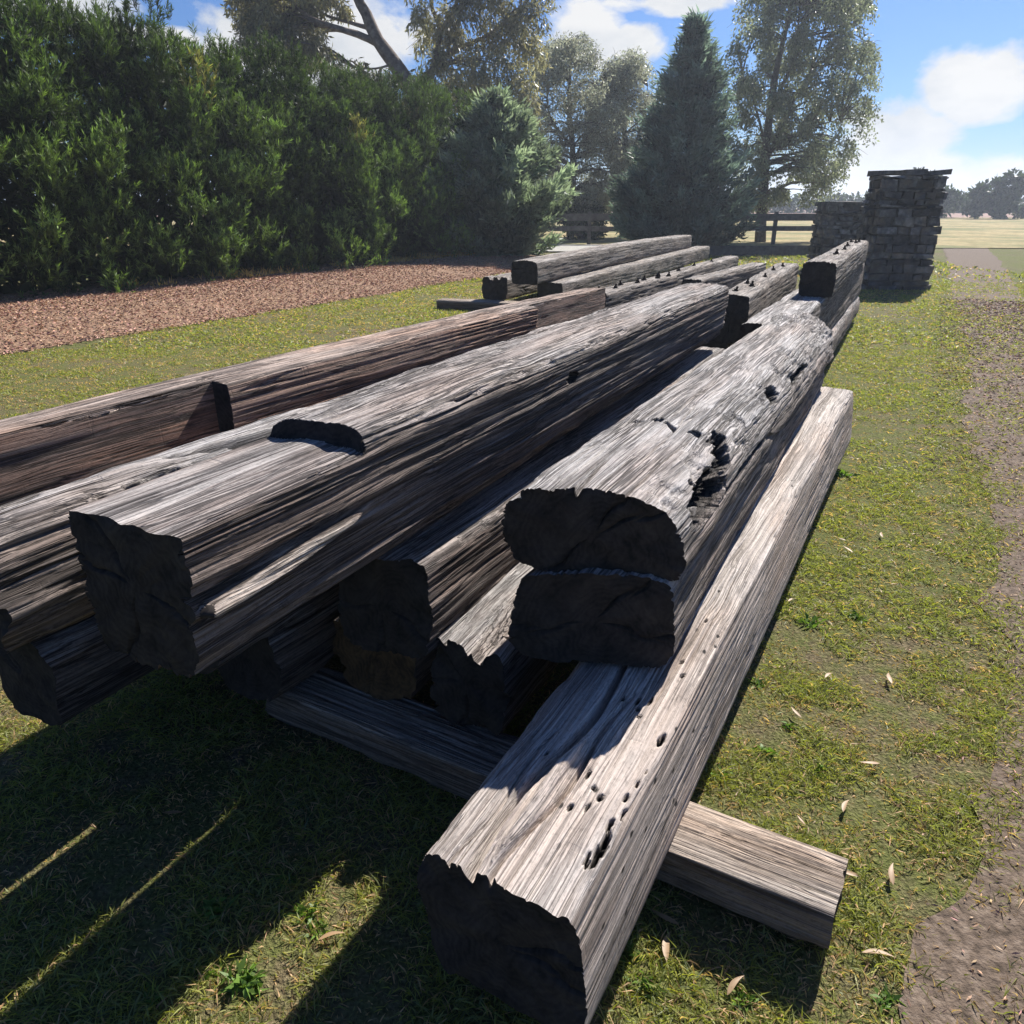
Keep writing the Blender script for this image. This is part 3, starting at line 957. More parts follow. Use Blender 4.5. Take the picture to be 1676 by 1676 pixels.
turf(-5, 4, 9.0, 19.0, 1300, (0.025, 0.05), (0.008, 0.016), 0.74, 0.9, keep=lambda X, Y: (X * PRP[0] + Y * PRP[1]) < -3.0)
turf(-2, 12, 17, 29.0, 130, (0.04, 0.10), (0.02, 0.05), 0.45, 0.8)
o = link('grass', gg.build('grass', M_GRASS))
tag(o, 'short patchy lawn grass mixed with straw', None, None, 'stuff')

# mulch chips and path litter
M_CHIP = leaf_mat('bark_chips', (0.36, 0.225, 0.145), 0.0, 0.2, 0.8)
gc = Geo()
n = 70000
s_ = rng.uniform(-9, 14, n); q_ = -rng.uniform(0.0, 1, n) ** 1.0 * 4.2 + 0.12
X = -4.95 + s_ * 0.465 + q_ * 0.885; Y = 10 + s_ * 0.885 - q_ * 0.465
a = rng.uniform(0, 2 * math.pi, n)
d = np.stack([np.cos(a), np.sin(a), rng.uniform(-0.1, 0.5, n)], 1); d = unit(d)
br = rng.uniform(0.4, 2.0, n)
cards(gc, np.stack([X, Y, mulch_z(X, Y) + 0.012], 1), d, rng.uniform(0.02, 0.065, n), rng.uniform(0.010, 0.022, n), np.stack([br, br * rng.uniform(0.8, 1.1, n), br * rng.uniform(0.8, 1.2, n)], 1))
o = link('mulch_chips', gc.build('mulch_chips', M_CHIP))
tag(o, 'reddish bark chips covering the bed by the hedge', None, None, 'stuff')
gl = Geo()
n = 16000
s_ = rng.uniform(0.2, 16, n) ** 1.0; p_ = 0.15 + 1.4 * rng.random(n) ** 0.8
X = s_ * AXA[0] + p_ * PRP[0]; Y = s_ * AXA[1] + p_ * PRP[1]
a = rng.uniform(0, 2 * math.pi, n)
d = unit(np.stack([np.cos(a), np.sin(a), rng.uniform(-0.05, 0.3, n)], 1))
br = rng.uniform(0.5, 1.9, n)
sz = 0.5 + s_ / 12
cards(gl, np.stack([X, Y, gz(X, Y) + 0.009], 1), d, rng.uniform(0.012, 0.04, n) * sz, rng.uniform(0.004, 0.010, n) * sz, np.stack([br, br * rng.uniform(0.85, 1.2, n), br * rng.uniform(0.9, 1.3, n)], 1))
o = link('leaf_litter', gl.build('leaf_litter', M_CHIP))
tag(o, 'brown twig and leaf litter along the bare strip', None, None, 'stuff')

# single fallen gum leaves
M_DEAD = leaf_mat('dry_gum_leaf', (0.42, 0.27, 0.15), 0.25, 0.4, 0.5)


def gum_leaf():
    t = np.linspace(0, 1, 9)
    w = 0.011 * np.sin(math.pi * t ** 0.8) * (1 - 0.3 * t)
    x = t * 0.095; c = 0.012 * np.sin(t * 2.6)
    z = 0.006 * np.sin(t * math.pi) + 0.004
    rows = [np.stack([x, c + k * w, z + abs(k) * 0.3 * w], 1) for k in (-1, 0, 1)]
    v = np.concatenate(rows)
    q = [(r * 9 + i, r * 9 + i + 1, (r + 1) * 9 + i + 1, (r + 1) * 9 + i) for r in (0, 1) for i in range(8)]
    g = Geo(); g.add(v, q, None, (1, 1, 1))
    return g.build('fallen_leaf', M_DEAD)


LEAF = gum_leaf()
for k, (px, py, az, sc) in enumerate([(1312, 1175, 105, 0.7), (1318, 1350, 80, 0.45), (1380, 1330, 55, 0.8), (1091, 1575, 92, 1.1), (1112, 1515, 125, 1.0), (1408, 1435, 130, 0.8),
                                      (1462, 1450, 80, 0.9), (1396, 905, 120, 0.9), (1385, 885, 100, 0.6), (1290, 985, 20, 0.7), (1350, 1110, 60, 0.7), (1445, 880, 70, 0.9), (1440, 1250, 150, 0.8),
                                      (1190, 1630, 40, 0.8), (1410, 1560, 10, 0.9), (1460, 1120, 60, 1.0), (300, 1330, 150, 0.8), (520, 1540, 30, 0.8)]):
    P_ = atz(px, py, 0.016)
    o = link('fallen_leaf', LEAF)
    o.location = P_
    o.rotation_euler = (R(7 * math.sin(k * 2.1)), R(-5 * math.cos(k)), R(az + 25 * math.sin(k * 1.7))); o.scale = (sc * 0.85, sc * 0.8, sc * 0.6)
    tag(o, 'dry tan gum leaf lying on the short grass', 'leaf', 'fallen gum leaves on the lawn')

# broadleaf weeds
M_WEED = leaf_mat('weed_leaves', (0.12, 0.20, 0.045), 0.35, 0.35, 0.45)


def weed(px, py, rad, n, label, zz=0.0, bright=1.0):
    P_ = atz(px, py, 0.0)
    g = Geo()
    a = rng.uniform(0, 2 * math.pi, n)
    el = rng.uniform(0.1, 1.1, n)
    d = np.stack([np.cos(a) * np.cos(el), np.sin(a) * np.cos(el), np.sin(el)], 1)
    c = np.stack([rng.normal(0, rad * 0.2, n).clip(-rad * .5, rad * .5), rng.normal(0, rad * 0.2, n).clip(-rad * .5, rad * .5), np.zeros(n)], 1)
    cards(g, c, d, rng.uniform(0.35, 0.8, n) * rad, rng.uniform(0.10, 0.2, n) * rad, rng.uniform(0.7, 1.5, (n, 1)) * np.array([[1.0, 1.0, 0.9]]) * bright, bend=np.tile([[0, 0, -0.25]], (n, 1)))
    o = link('weed_plant', g.build('weed_plant', M_WEED), None, P_)
    o.location.z = gz(np.array([P_.x]), np.array([P_.y]))[0]
    tag(o, label, 'weed', 'weeds growing in the lawn')


WL = 'green leafy weed rosette growing in the short lawn'
for px, py, r_, n in ((395, 1610, 0.085, 60), (345, 1590, 0.05, 34), (505, 1500, 0.06, 40), (520, 1525, 0.05, 30), (355, 1490, 0.07, 46), (1060, 1620, 0.06, 40), (1215, 1640, 0.05, 30),
                      (1250, 1230, 0.06, 34), (1180, 1270, 0.05, 30), (1290, 1190, 0.05, 30), (1330, 1020, 0.08, 36), (1240, 1120, 0.06, 30), (1400, 1010, 0.07, 34), (1340, 1260, 0.05, 26),
                      (1030, 1560, 0.06, 36), (1380, 780, 0.10, 34), (1450, 1640, 0.05, 36), (470, 1440, 0.05, 24), (250, 1640, 0.05, 24)):
    weed(px, py, r_, n, WL)

# ------------------------------------------------------------------ hedge
M_PINE = leaf_mat('pine_needles', (0.092, 0.140, 0.040), 0.25, 0.25, 0.6)
M_BARK = noise_mat('grey_bark', [(0.3, (0.05, 0.042, 0.036)), (0.6, (0.16, 0.135, 0.115)), (0.8, (0.28, 0.25, 0.22))], 9, 6, 0.02, 0.9)
M_GUMBARK = noise_mat('gum_bark', [(0.3, (0.07, 0.052, 0.045)), (0.55, (0.20, 0.155, 0.135)), (0.8, (0.36, 0.31, 0.27))], 5, 6, 0.02, 0.85)
HB = np.array([-7.25, 15.0]); HD = unit(np.array([4.85, 8.0])); HN = np.array([HD[1], -HD[0]])      # base point, direction, normal to the lawn


def hedge_h(s):
    return 3.62 + 0.45 * (fbm(s * 0.8, 0 * s, 0 * s, 401, 3) - 0.5) * 2 + 0.62 * sstep(3.2, 2.0, s) + 0.02 * s


root = empty('hedge', (HB[0] + HD[0] * 2, HB[1] + HD[1] * 2, 0), 'tall dark green pine hedge with shaggy clumps along the mulch bed', 'hedge')
gh = Geo()
ORG = np.array([root.location.x, root.location.y, 0])
nl_ = 880
s_ = rng.uniform(-11, 12.5, nl_)
hh = hedge_h(s_)
zz = rng.random(nl_) ** 0.85 * hh * 1.0
bulge = 0.75 * np.sin(np.clip(zz / hh, 0, 1) * math.pi * 0.9 + 0.25)
low_ = 0.5 * sstep(1.2, 0.2, zz)
out = rng.uniform(-0.75, 0.6, nl_) + bulge * 0.45 + 1.5 * (fbm(s_ * 1.3, zz * 1.2, 0 * s_, 405, 3) - 0.5) + low_ * rng.random(nl_) * 0.7 + 0.55 * (1 - zz / hh)
topm = rng.random(nl_) < 0.22
zz = np.where(topm, hh + rng.uniform(-0.25, 0.35, nl_), zz)
out = np.where(topm, rng.uniform(-2.0, 0.35, nl_), out)
lump_r = rng.uniform(0.22, 0.52, nl_)
for i in range(nl_):
    c = np.array([HB[0] + HD[0] * s_[i] + HN[0] * out[i], HB[1] + HD[1] * s_[i] + HN[1] * out[i], max(0.12, zz[i])])
    ns = int(8 + 62 * lump_r[i])
    r_ = lump_r[i]
    v = unit(rng.normal(size=(ns, 3)) + np.array([HN[0] * 0.7, HN[1] * 0.7, 0.55]))
    sp = c + v * r_ * rng.uniform(0.45, 1.0, (ns, 1)) * np.array([1, 1, 1.15])
    ax = unit(v * 0.55 + np.array([0, 0, 0.85]) + rng.normal(size=(ns, 3)) * 0.22)
    tb = rng.uniform(0.4, 1.1) + 1.1 * max(0.0, min(1.0, (out[i] - 0.35) / 0.7))  # protruding clumps tinted brighter, painting sunlight onto them
    brown = rng.random() < 0.012
    nn = 22
    SPp = np.repeat(sp, nn, 0); AX = np.repeat(ax, nn, 0)
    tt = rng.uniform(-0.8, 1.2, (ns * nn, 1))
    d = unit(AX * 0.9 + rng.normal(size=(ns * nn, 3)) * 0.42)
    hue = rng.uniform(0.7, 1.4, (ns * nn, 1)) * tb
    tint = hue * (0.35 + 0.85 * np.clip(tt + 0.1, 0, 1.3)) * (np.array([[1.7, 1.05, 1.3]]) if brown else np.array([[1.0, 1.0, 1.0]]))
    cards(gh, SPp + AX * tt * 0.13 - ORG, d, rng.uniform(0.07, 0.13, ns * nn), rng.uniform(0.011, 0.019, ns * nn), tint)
# leader shoots along the top
for s in rng.uniform(-10, 12, 90):
    h0 = hedge_h(np.array([s]))[0]
    c = np.array([HB[0] + HD[0] * s, HB[1] + HD[1] * s, 0]) + np.append(HN * rng.uniform(-1.4, 0.3), h0 + 0.1)
    hl = rng.uniform(0.25, 0.7)
    nn = 90
    t = rng.random((nn, 1))
    p = c + np.array([[0.05 * rng.normal(), 0.05 * rng.normal(), 1.0]]) * t * hl
    d = unit(rng.normal(size=(nn, 3)) * 0.5 + np.array([0, 0, 0.7]))
    cards(gh, p - ORG, d, rng.uniform(0.10, 0.18, nn), 0.013, rng.uniform(0.8, 1.4, (nn, 1)) * np.ones((1, 3)))
# inner growth
nn = 34000
s = rng.uniform(-11, 12.5, nn); hz = rng.random(nn) * (hedge_h(s) - 0.05); ou = rng.uniform(-1.9, -0.05, nn)
p = np.stack([HB[0] + HD[0] * s + HN[0] * ou, HB[1] + HD[1] * s + HN[1] * ou, hz], 1)
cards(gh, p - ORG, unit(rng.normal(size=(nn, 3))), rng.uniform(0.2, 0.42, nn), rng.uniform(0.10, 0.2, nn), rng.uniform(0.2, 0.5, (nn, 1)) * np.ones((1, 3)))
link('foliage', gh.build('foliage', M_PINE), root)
for s in np.arange(-10, 12.4, 1.5):
    gt = Geo()
    b0 = np.array([HB[0] + HD[0] * s - HN[0] * 0.9, HB[1] + HD[1] * s - HN[1] * 0.9, 0])
    tube(gt, curve([b0, b0 + [0.05, 0.03, 1.5], b0 + [0.0, 0.05, 3.8]], 8) - ORG, np.linspace(0.11, 0.03, 9)[:len(curve([b0, b0 + [0.05, 0.03, 1.5], b0 + [0.0, 0.05, 3.8]], 8))], 7)
    link('trunk', gt.build('trunk', M_BARK), root)

# dry grass fringe at the foot of the hedge and conifer
gf = Geo()
n = 5000
s = rng.uniform(-3, 11.5, n); ou = rng.uniform(0.2, 1.1, n)
p = np.stack([HB[0] + HD[0] * s + HN[0] * ou, HB[1] + HD[1] * s + HN[1] * ou, 0 * s], 1)
p[:, 2] = mulch_z(p[:, 0], p[:, 1])
ok = fbm(s * 2, ou * 3, 0 * s, 411, 3) + 0.03 * (s - 5) > 0.56
p = p[ok]; n = len(p)
d = unit(rng.normal(size=(n, 3)) * 0.5 + np.array([0, 0, 0.6]))
cards(gf, p, d, rng.uniform(0.06, 0.2, n), rng.uniform(0.012, 0.03, n), rng.uniform(0.7, 1.4, (n, 1)) * np.array([[3.2, 1.9, 2.6]]))
o = link('dry_grass', gf.build('dry_grass', M_GRASS))
tag(o, 'straw coloured grass fringe at the foot of the hedge', None, None, 'stuff')

# ------------------------------------------------------------------ conifers
M_CON1 = leaf_mat('blue_green_sprays', (0.21, 0.285, 0.21), 0.46, 0.3, 0.5, (1.0, 1.1, 0.75))
M_CON2 = leaf_mat('dark_cypress_sprays', (0.14, 0.21, 0.18), 0.46, 0.3, 0.5, (1.0, 1.1, 0.85))


def conifer(name, label, base, H, prof, nb, mat, seed, droop=0.05, spray=0.2, per=26):
    """prof: list of (height fraction, radius)"""
    rg = np.random.default_rng(seed)
    root = empty(name, (base[0], base[1], base[2]), label, 'conifer tree')
    ph, pr = zip(*prof)
    g = Geo(); gt = Geo()
    tp = curve([(0, 0, -0.05), (0.04, -0.03, H * 0.4), (0.0, 0.02, H * 0.97)], 14)
    tube(gt, tp, np.linspace(0.13, 0.012, len(tp)), 8, rough=0.1)
    for i in range(nb):
        f = rg.random() ** 1.15 * 0.97 + 0.015
        Rr = np.interp(f, ph, pr) * rg.uniform(0.66, 1.14)
        az = rg.uniform(0, 2 * math.pi)
        Rr *= 0.76 + 0.46 * float(vn(np.array([math.cos(az) * 2.6 + 5]), np.array([math.sin(az) * 2.6 + 5]), np.array([f * 9.0]), seed)[0])
        o_ = np.array([math.cos(az), math.sin(az), 0])
        z0 = f * H - Rr * 0.10
        nseg = max(3, int(Rr / 0.13))
        t = np.linspace(0.25, 1, nseg)
        lift = Rr * (0.42 * t ** 2 - droop * t)
        P_ = o_[None] * (t * Rr)[:, None] + np.array([0, 0, z0])[None] + np.array([0, 0, 1.0])[None] * lift[:, None]
        if i % 4 == 0:
            tube(gt, np.concatenate([[[0, 0, z0]], P_]), np.linspace(0.022, 0.006, nseg + 1), 4)
        tb = rg.uniform(0.45, 1.55)
        for j in range(nseg):
            k = int(per * (0.5 + 0.8 * t[j]))
            c = P_[j] + rg.normal(size=(k, 3)) * spray * 0.36 * np.array([1, 1, 0.6])
            d = unit(o_[None] * 0.7 + np.array([0, 0, 0.55])[None] + rg.normal(size=(k, 3)) * 0.5)
            cards(g, c, d, rg.uniform(0.6, 1.3, k) * spray, rg.uniform(0.13, 0.27, k) * spray,
                  rg.uniform(0.7, 1.35, (k, 1)) * tb * np.array([[1 + 0.25 * t[j] * 0.6, 1.0, 1.0]]))
    nn = int(nb * 4)
    f = rg.random(nn) * 0.9
    rr = np.interp(f, ph, pr) * 0.6 * np.sqrt(rg.random(nn)); az = rg.uniform(0, 6.28, nn)
    cards(g, np.stack([np.cos(az) * rr, np.sin(az) * rr, f * H], 1), unit(rg.normal(size=(nn, 3))), rg.uniform(0.2, 0.4, nn), rg.uniform(0.08, 0.18, nn), rg.uniform(0.4, 0.8, (nn, 1)) * np.ones((1, 3)))
    link('trunk', gt.build('trunk', M_BARK), root)
    link('crown', g.build('crown', mat), root)
    return root


conifer('conifer_tree', 'smaller bushy blue green conifer at the end of the hedge', (-0.42, 23.6, 0.0), 4.30,
        [(0, 1.45), (0.12, 1.85), (0.35, 1.95), (0.55, 1.55), (0.75, 0.95), (0.9, 0.45), (1.0, 0.06)], 270, M_CON1, 61, spray=0.26, per=19)
conifer('conifer_tree', 'tall dark cone shaped conifer in front of the rail fence', (5.55, 27.0, 0.0), 6.75,
        [(0, 1.85), (0.08, 2.0), (0.25, 1.82), (0.45, 1.45), (0.62, 1.1), (0.75, 0.78), (0.85, 0.48), (0.93, 0.2), (1.0, 0.03)], 400, M_CON2, 62, spray=0.27, per=15)

# ------------------------------------------------------------------ broadleaf trees
M_GUM = leaf_mat('gum_leaves', (0.225, 0.23, 0.15), 0.45, 0.4, 0.42, (1.1, 1.08, 0.75))
M_BIRCH = leaf_mat('birch_leaves', (0.22, 0.255, 0.18), 0.46, 0.45, 0.4, (1.0, 1.06, 0.85))
M_GREYL = leaf_mat('grey_green_leaves', (0.31, 0.34, 0.28), 0.46, 0.35, 0.45, (1.0, 1.03, 0.9))


def leafy(name, label, base, trunk, limbs, clumps, mat, bark, leaf, per, seed, droop=0.5, tr=(0.2, 0.06), cat='tree', sag=0.25):
    """trunk, limbs: world polylines with radii; clumps: (centre, radius)"""
    rg = np.random.default_rng(seed)
    base = np.asarray(base, float)
    root = empty(name, base, label, cat)
    gt = Geo()
    tp = curve(trunk, 16)
    tube(gt, tp - base, np.linspace(tr[0], tr[1], len(tp)), 9, rough=0.12)
    for P_, r0, r1 in limbs:
        c = curve(P_, 12)
        tube(gt, c - base, np.linspace(r0, r1, len(c)), 6, rough=0.1)
    g = Geo()
    allp = np.concatenate([tp] + [curve(P_, 8) for P_, _, _ in limbs]) if limbs else tp
    for c, r in clumps:
        c = np.asarray(c, float)
        below = allp[allp[:, 2] < c[2] + 0.3]
        src = below[np.argmin(((below - c) ** 2).sum(1) + 0.6 * rg.random(len(below)))] if len(below) else tp[-1]
        mid = (src + c) / 2 + np.array([0, 0, 0.18 * np.linalg.norm(c - src)]) * 0.6 + rg.normal(size=3) * 0.06
        tw = curve([src, mid, c], 6)
        tube(gt, tw - base, np.linspace(0.02 + 0.012 * np.linalg.norm(c - src), 0.008, len(tw)), 5)
        # twigs
        for _ in range(4):
            e = c + rg.normal(size=3) * r * 0.6 - np.array([0, 0, r * sag])
            tube(gt, np.array([c, (c + e) / 2 + [0, 0, 0.08], e]) - base, np.array([0.010, 0.007, 0.004]), 3)
        k = int(per * (r / 0.6) ** 2 * rg.uniform(0.6, 1.3))
        v = rg.normal(size=(k, 3)); v = unit(v) * (rg.random((k, 1)) ** 0.45)
        p = c + v * r * np.array([1, 1, 0.85]) - np.array([0, 0, 1.0]) * (np.hypot(v[:, 0], v[:, 1]) ** 2 * r * sag * 2)[:, None]
        d = unit(rg.normal(size=(k, 3)) * 0.8 + np.array([0, 0, -droop]) + v * 0.4)
        tb = rg.uniform(0.7, 1.3)
        w = rg.random((k, 1))
        tint = rg.uniform(0.65, 1.4, (k, 1)) * tb * np.concatenate([1 + 0.22 * w, 1 + 0.08 * w, 1 - 0.05 * w], 1)
        cards(g, p - base, d, rg.uniform(0.7, 1.35, k) * leaf[0], rg.uniform(0.7, 1.3, k) * leaf[1], tint)
    link('trunk', gt.build('trunk', bark), root)
    link('crown', g.build('crown', mat), root)
    return root


def clumps_px(lst, Y, spread=1.2, rg=None, n_each=1):
    out = []
    for px, py, r in lst:
        out.append((np.array(atY(px, py, Y + rg.uniform(-spread, spread))), r))
    return out


rg = np.random.default_rng(5)
# gum tree leaning out over the hedge
YG = 30.0
W = lambda px, py, Y=YG: np.array(atY(px, py, Y))
gum_cl = []
for px, py, r in [(420, 10, .7), (450, 45, .7), (500, 20, .6), (480, 75, .6), (520, 60, .5), (410, 60, .5), (440, -30, .8), (500, -40, .8), (540, 90, .35), (395, 25, .4), (560, 10, .4),
                  (590, 115, .55), (620, 128, .5), (560, 120, .4), (650, 118, .5), (700, 60, .6), (720, 100, .7), (690, 125, .6), (745, 60, .8), (770, 110, .8), (730, 30, .6), (760, 5, .7),
                  (800, 60, .8), (820, 100, .8), (840, 40, .8), (870, 70, .7), (850, 120, .8), (790, 130, .8), (740, 140, .7), (690, 20, .5), (820, 0, .8), (870, 15, .7), (880, -30, .8),
                  (780, -40, .9), (700, -50, .8), (640, -70, .9), (580, -90, 1.0), (520, -110, 1.0), (450, -100, .9), (620, -140, 1.0), (720, -130, 1.0), (820, -110, 1.0), (540, -180, 1.0),
                  (650, -220, 1.1), (750, -200, 1.1), (870, -90, .8), (710, 150, .6), (830, 150, .7), (860, 165, .6), (765, 150, .6)]:
    gum_cl.append((W(px, py, YG + rg.uniform(-1.0, 1.0)), r * 0.95))
for _ in range(34):
    gum_cl.append((W(rg.uniform(385, 545), rg.uniform(-40, 88), YG + rg.uniform(-1.2, 1.2)), rg.uniform(0.35, 0.6)))
gum_limbs = [
    ([W(622, 73), W(585, 56, 29.9), W(545, 44, 29.7), W(505, 28, 29.5), W(475, 0, 29.3), W(440, -40, 29)], 0.13, 0.03),
    ([W(610, 48), W(570, 36, 30.2), W(525, 20, 30.4), W(480, -30, 30.6)], 0.08, 0.02),
    ([W(676, 150), W(735, 88, 30.4), W(790, 62, 30.8), W(850, 20, 31)], 0.14, 0.03),
    ([W(646, 104), W(615, 112, 29.6), W(580, 110, 29.3)], 0.05, 0.015),
    ([W(690, 172), W(720, 60, 30.2), W(705, 0, 30.2), W(720, -90, 30)], 0.12, 0.04)]
leafy('gum_tree', 'leaning gum tree with bare forked brown trunk rising over the hedge', (W(740, 330)[0], YG, 0.0),
      [np.array([W(740, 330)[0], YG, -0.1]), W(706, 195), W(668, 138), W(644, 101), W(618, 66), W(599, 22), W(580, -15), W(560, -110), W(580, -200)], gum_limbs, gum_cl, M_GUM, M_GUMBARK, (0.19, 0.055), 640, 71, droop=1.1, tr=(0.36, 0.08), sag=0.5)

# birch on the right
YB = 34.0
bc = []
for _ in range(360):
    t = rg.random()
    py = 325 - t * 420
    half = np.interp(py, [-120, -20, 60, 170, 250, 325], [50, 95, 112, 122, 105, 60])
    cx = np.interp(py, [-120, 60, 200, 325], [1330, 1318, 1305, 1270])
    px = cx + rg.uniform(-1, 1) * half
    if vn(np.array([px * 0.05]), np.array([py * 0.05]), np.array([3.0]), 15)[0] < 0.25: continue
    bc.append((W(px, py, YB + rg.uniform(-2.2, 2.2)), rg.uniform(0.28, 0.62)))
bx = W(1250, 345, YB)[0]
b_l = [([W(1252, 270, YB), W(1285, 190, YB + .4), W(1330, 110, YB + .6), W(1360, 10, YB + .8)], 0.10, 0.02),
       ([W(1253, 240, YB), W(1235, 170, YB - .4), W(1215, 120, YB - .6)], 0.06, 0.015),
       ([W(1262, 180, YB), W(1300, 90, YB - .5), W(1310, -20, YB - .6)], 0.08, 0.02),
       ([W(1253, 255, YB), W(1310, 215, YB - .6), W(1375, 195, YB - .8)], 0.06, 0.015)]
leafy('birch_tree', 'tall airy birch with drooping leaves standing beyond the fence on the right', (bx, YB, 0.0),
      [(bx, YB, -0.1), W(1250, 290, YB), W(1256, 220, YB), W(1268, 130, YB), W(1290, 30, YB), W(1310, -90, YB)], b_l, bc, M_BIRCH, M_BARK, (0.12, 0.07), 330, 72, droop=1.0, tr=(0.24, 0.04), sag=0.6)

# two grey green trees between the conifers
for (name_, lab, cx0, Yt, top, halfw, seed) in (('leafy_tree', 'taller grey green tree directly behind the gap between the two conifers', 935, 37.0, 62, 84, 81),
                                                ('leafy_tree', 'grey green tree close behind the left side of the tall conifer', 1022, 38.5, 95, 72, 82)):
    rg2 = np.random.default_rng(seed)
    cl = []
    for _ in range(330):
        t = rg2.random()
        py = 335 - t * (335 - top)
        hw = halfw * np.interp(t, [0, 0.15, 0.5, 0.8, 1.0], [0.75, 0.95, 1.0, 0.78, 0.3])
        px = cx0 + rg2.uniform(-1, 1) * hw
        if vn(np.array([px * 0.06]), np.array([py * 0.05]), np.array([8.0]), 16)[0] < 0.26: continue
        cl.append((W(px, py, Yt + rg2.uniform(-1.8, 1.8)), rg2.uniform(0.3, 0.62)))
    x0 = W(cx0, 345, Yt)[0]
    leafy(name_, lab, (x0, Yt, 0.0), [(x0, Yt, -0.1), W(cx0 + 3, 260, Yt), W(cx0 - 4, 170, Yt), W(cx0 + 2, top + 10, Yt)],
          [([W(cx0 + 2, 270, Yt), W(cx0 + 30, 200, Yt + .5), W(cx0 + 38, 140, Yt + .5)], 0.07, 0.02), ([W(cx0, 240, Yt), W(cx0 - 35, 190, Yt - .5), W(cx0 - 40, 130, Yt - .5)], 0.07, 0.02)],
          cl, M_GREYL, M_BARK, (0.12, 0.055), 230, seed, droop=0.8, tr=(0.18, 0.04))

# shrubs and far growth
M_SHRUB = leaf_mat('dark_shrub_leaves', (0.045, 0.07, 0.03), 0.25, 0.3, 0.5)


def shrub(name, label, base, size, n, seed, mat=M_SHRUB, leaf=(0.16, 0.08), cat='shrub', group=None, tintc=(1, 1, 1), trunk=True):
    rg = np.random.default_rng(seed)
    root = empty(name, base, label, cat, group)
    g = Geo(); gt = Geo()
    nk = 26
    for _ in range(nk):
        u_ = unit(rg.normal(size=3)); u_[2] = abs(u_[2])
        c = u_ * np.array(size) * rg.uniform(0.35, 0.85) + np.array([0, 0, size[2] * 0.08])
        r = 0.3 * min(size) * rg.uniform(0.7, 1.4)
        tube(gt, np.array([[0, 0, -0.02], c * 0.5 + [0, 0, 0.1 * size[2]], c]), np.array([0.03, 0.02, 0.008]) * max(1, size[2] / 2), 5)
        k = n // nk
        v = unit(rg.normal(size=(k, 3))) * (rg.random((k, 1)) ** 0.5)
        cards(g, c + v * r, unit(rg.normal(size=(k, 3)) + v), rg.uniform(0.7, 1.3, k) * leaf[0], rg.uniform(0.7, 1.3, k) * leaf[1], rg.uniform(0.6, 1.4, (k, 1)) * rg.uniform(0.7, 1.3) * np.array([tintc]))
    link('stems', gt.build('stems', M_BARK), root)
    link('leaves', g.build('leaves', mat), root)


shrub('shrub', 'dark rounded shrub behind the fence between the two conifers', (3.0, 36, 0), (1.6, 1.0, 1.9), 5200, 91)
for k, (x, y, s, lab) in enumerate([(36.5, 78, (3.6, 2.0, 3.2), 'dark distant tree left of the pair beyond the stone pillars'), (42.0, 84, (4.2, 2.2, 4.6), 'taller distant tree just above the short stone pillar'),
                                    (47, 80, (3.5, 2, 4.2), 'distant tree partly hidden by the tall stone pillar'), (56, 85, (5, 3, 6.5), 'distant round tree to the right of the tall stone pillar'),
                                    (70, 95, (6, 3, 6.0), 'distant broad tree at the far right beyond the pillars'), (20, 95, (4, 2.5, 3.4), 'distant low tree under the birch crown')]):
    shrub('distant_tree', lab, (x, y, 0), s, 3600, 92 + k, leaf=(0.5, 0.3), cat='tree')
# long clipped hedge on the horizon
gq = Geo()
n = 14000
p = np.stack([rng.uniform(-30, 130, n), 118 + rng.uniform(0, 3, n), rng.uniform(0, 2.3, n)], 1)
cards(gq, p, unit(rng.normal(size=(n, 3))), rng.uniform(0.5, 1.1, n), rng.uniform(0.3, 0.6, n), rng.uniform(0.5, 1.3, (n, 1)) * np.ones((1, 3)))
o = link('field_hedge', gq.build('field_hedge', M_SHRUB))
tag(o, 'long low dark hedge along the far side of the ploughed field', 'hedge')

# ------------------------------------------------------------------ rail fence
M_RAIL = noise_mat('weathered_rail', [(0.3, (0.06, 0.055, 0.05)), (0.7, (0.17, 0.155, 0.14))], 6, 5, 0.01, 0.85)


def box(g, c, s, rot=0.0, jit=0.0):
    v = np.array([(x, y, z) for z in (-.5, .5) for y in (-.5, .5) for x in (-.5, .5)]) * np.array(s)
    if jit: v = v + rng.normal(size=v.shape) * jit
    cr, sr = math.cos(rot), math.sin(rot)
    v = np.stack([v[:, 0] * cr - v[:, 1] * sr, v[:, 0] * sr + v[:, 1] * cr, v[:, 2]], 1) + np.array(c)
    q = [(0, 2, 3, 1), (4, 5, 7, 6), (0, 1, 5, 4), (2, 6, 7, 3), (0, 4, 6, 2), (1, 3, 7, 5)]
    g.add(v, q)


root = empty('rail_fence', (4, 31.8, 0), 'dark timber post and rail fence behind the conifers', 'fence')
YF = 31.8
for hz_, th in ((1.02, 0.26), (0.62, 0.18)):
    g = Geo()
    for x in np.arange(-9, 13, 2.4):
        box(g, (x + 1.2 - 4, -0.06, hz_ + rng.normal() * 0.01), (2.395, 0.05, th), rng.normal() * 0.003)
    link('rail', g.build('rail', M_RAIL, False), root)
for x in np.arange(-9, 13.1, 2.4):
    g = Geo()
    box(g, (x - 4, 0.02, 0.60), (0.14, 0.105, 1.26))
    link('post', g.build('post', M_RAIL, False), root)
g = Geo()
box(g, (0, 0, 0.16), (6.4, 0.28, 0.30), 0, 0.01)
o = link('edging_log', g.build('edging_log', M_RAIL, False), None, (8.6, 25.6, 0.0))
tag(o, 'long dark edging sleeper lying on the ground before the fence', 'sleeper')

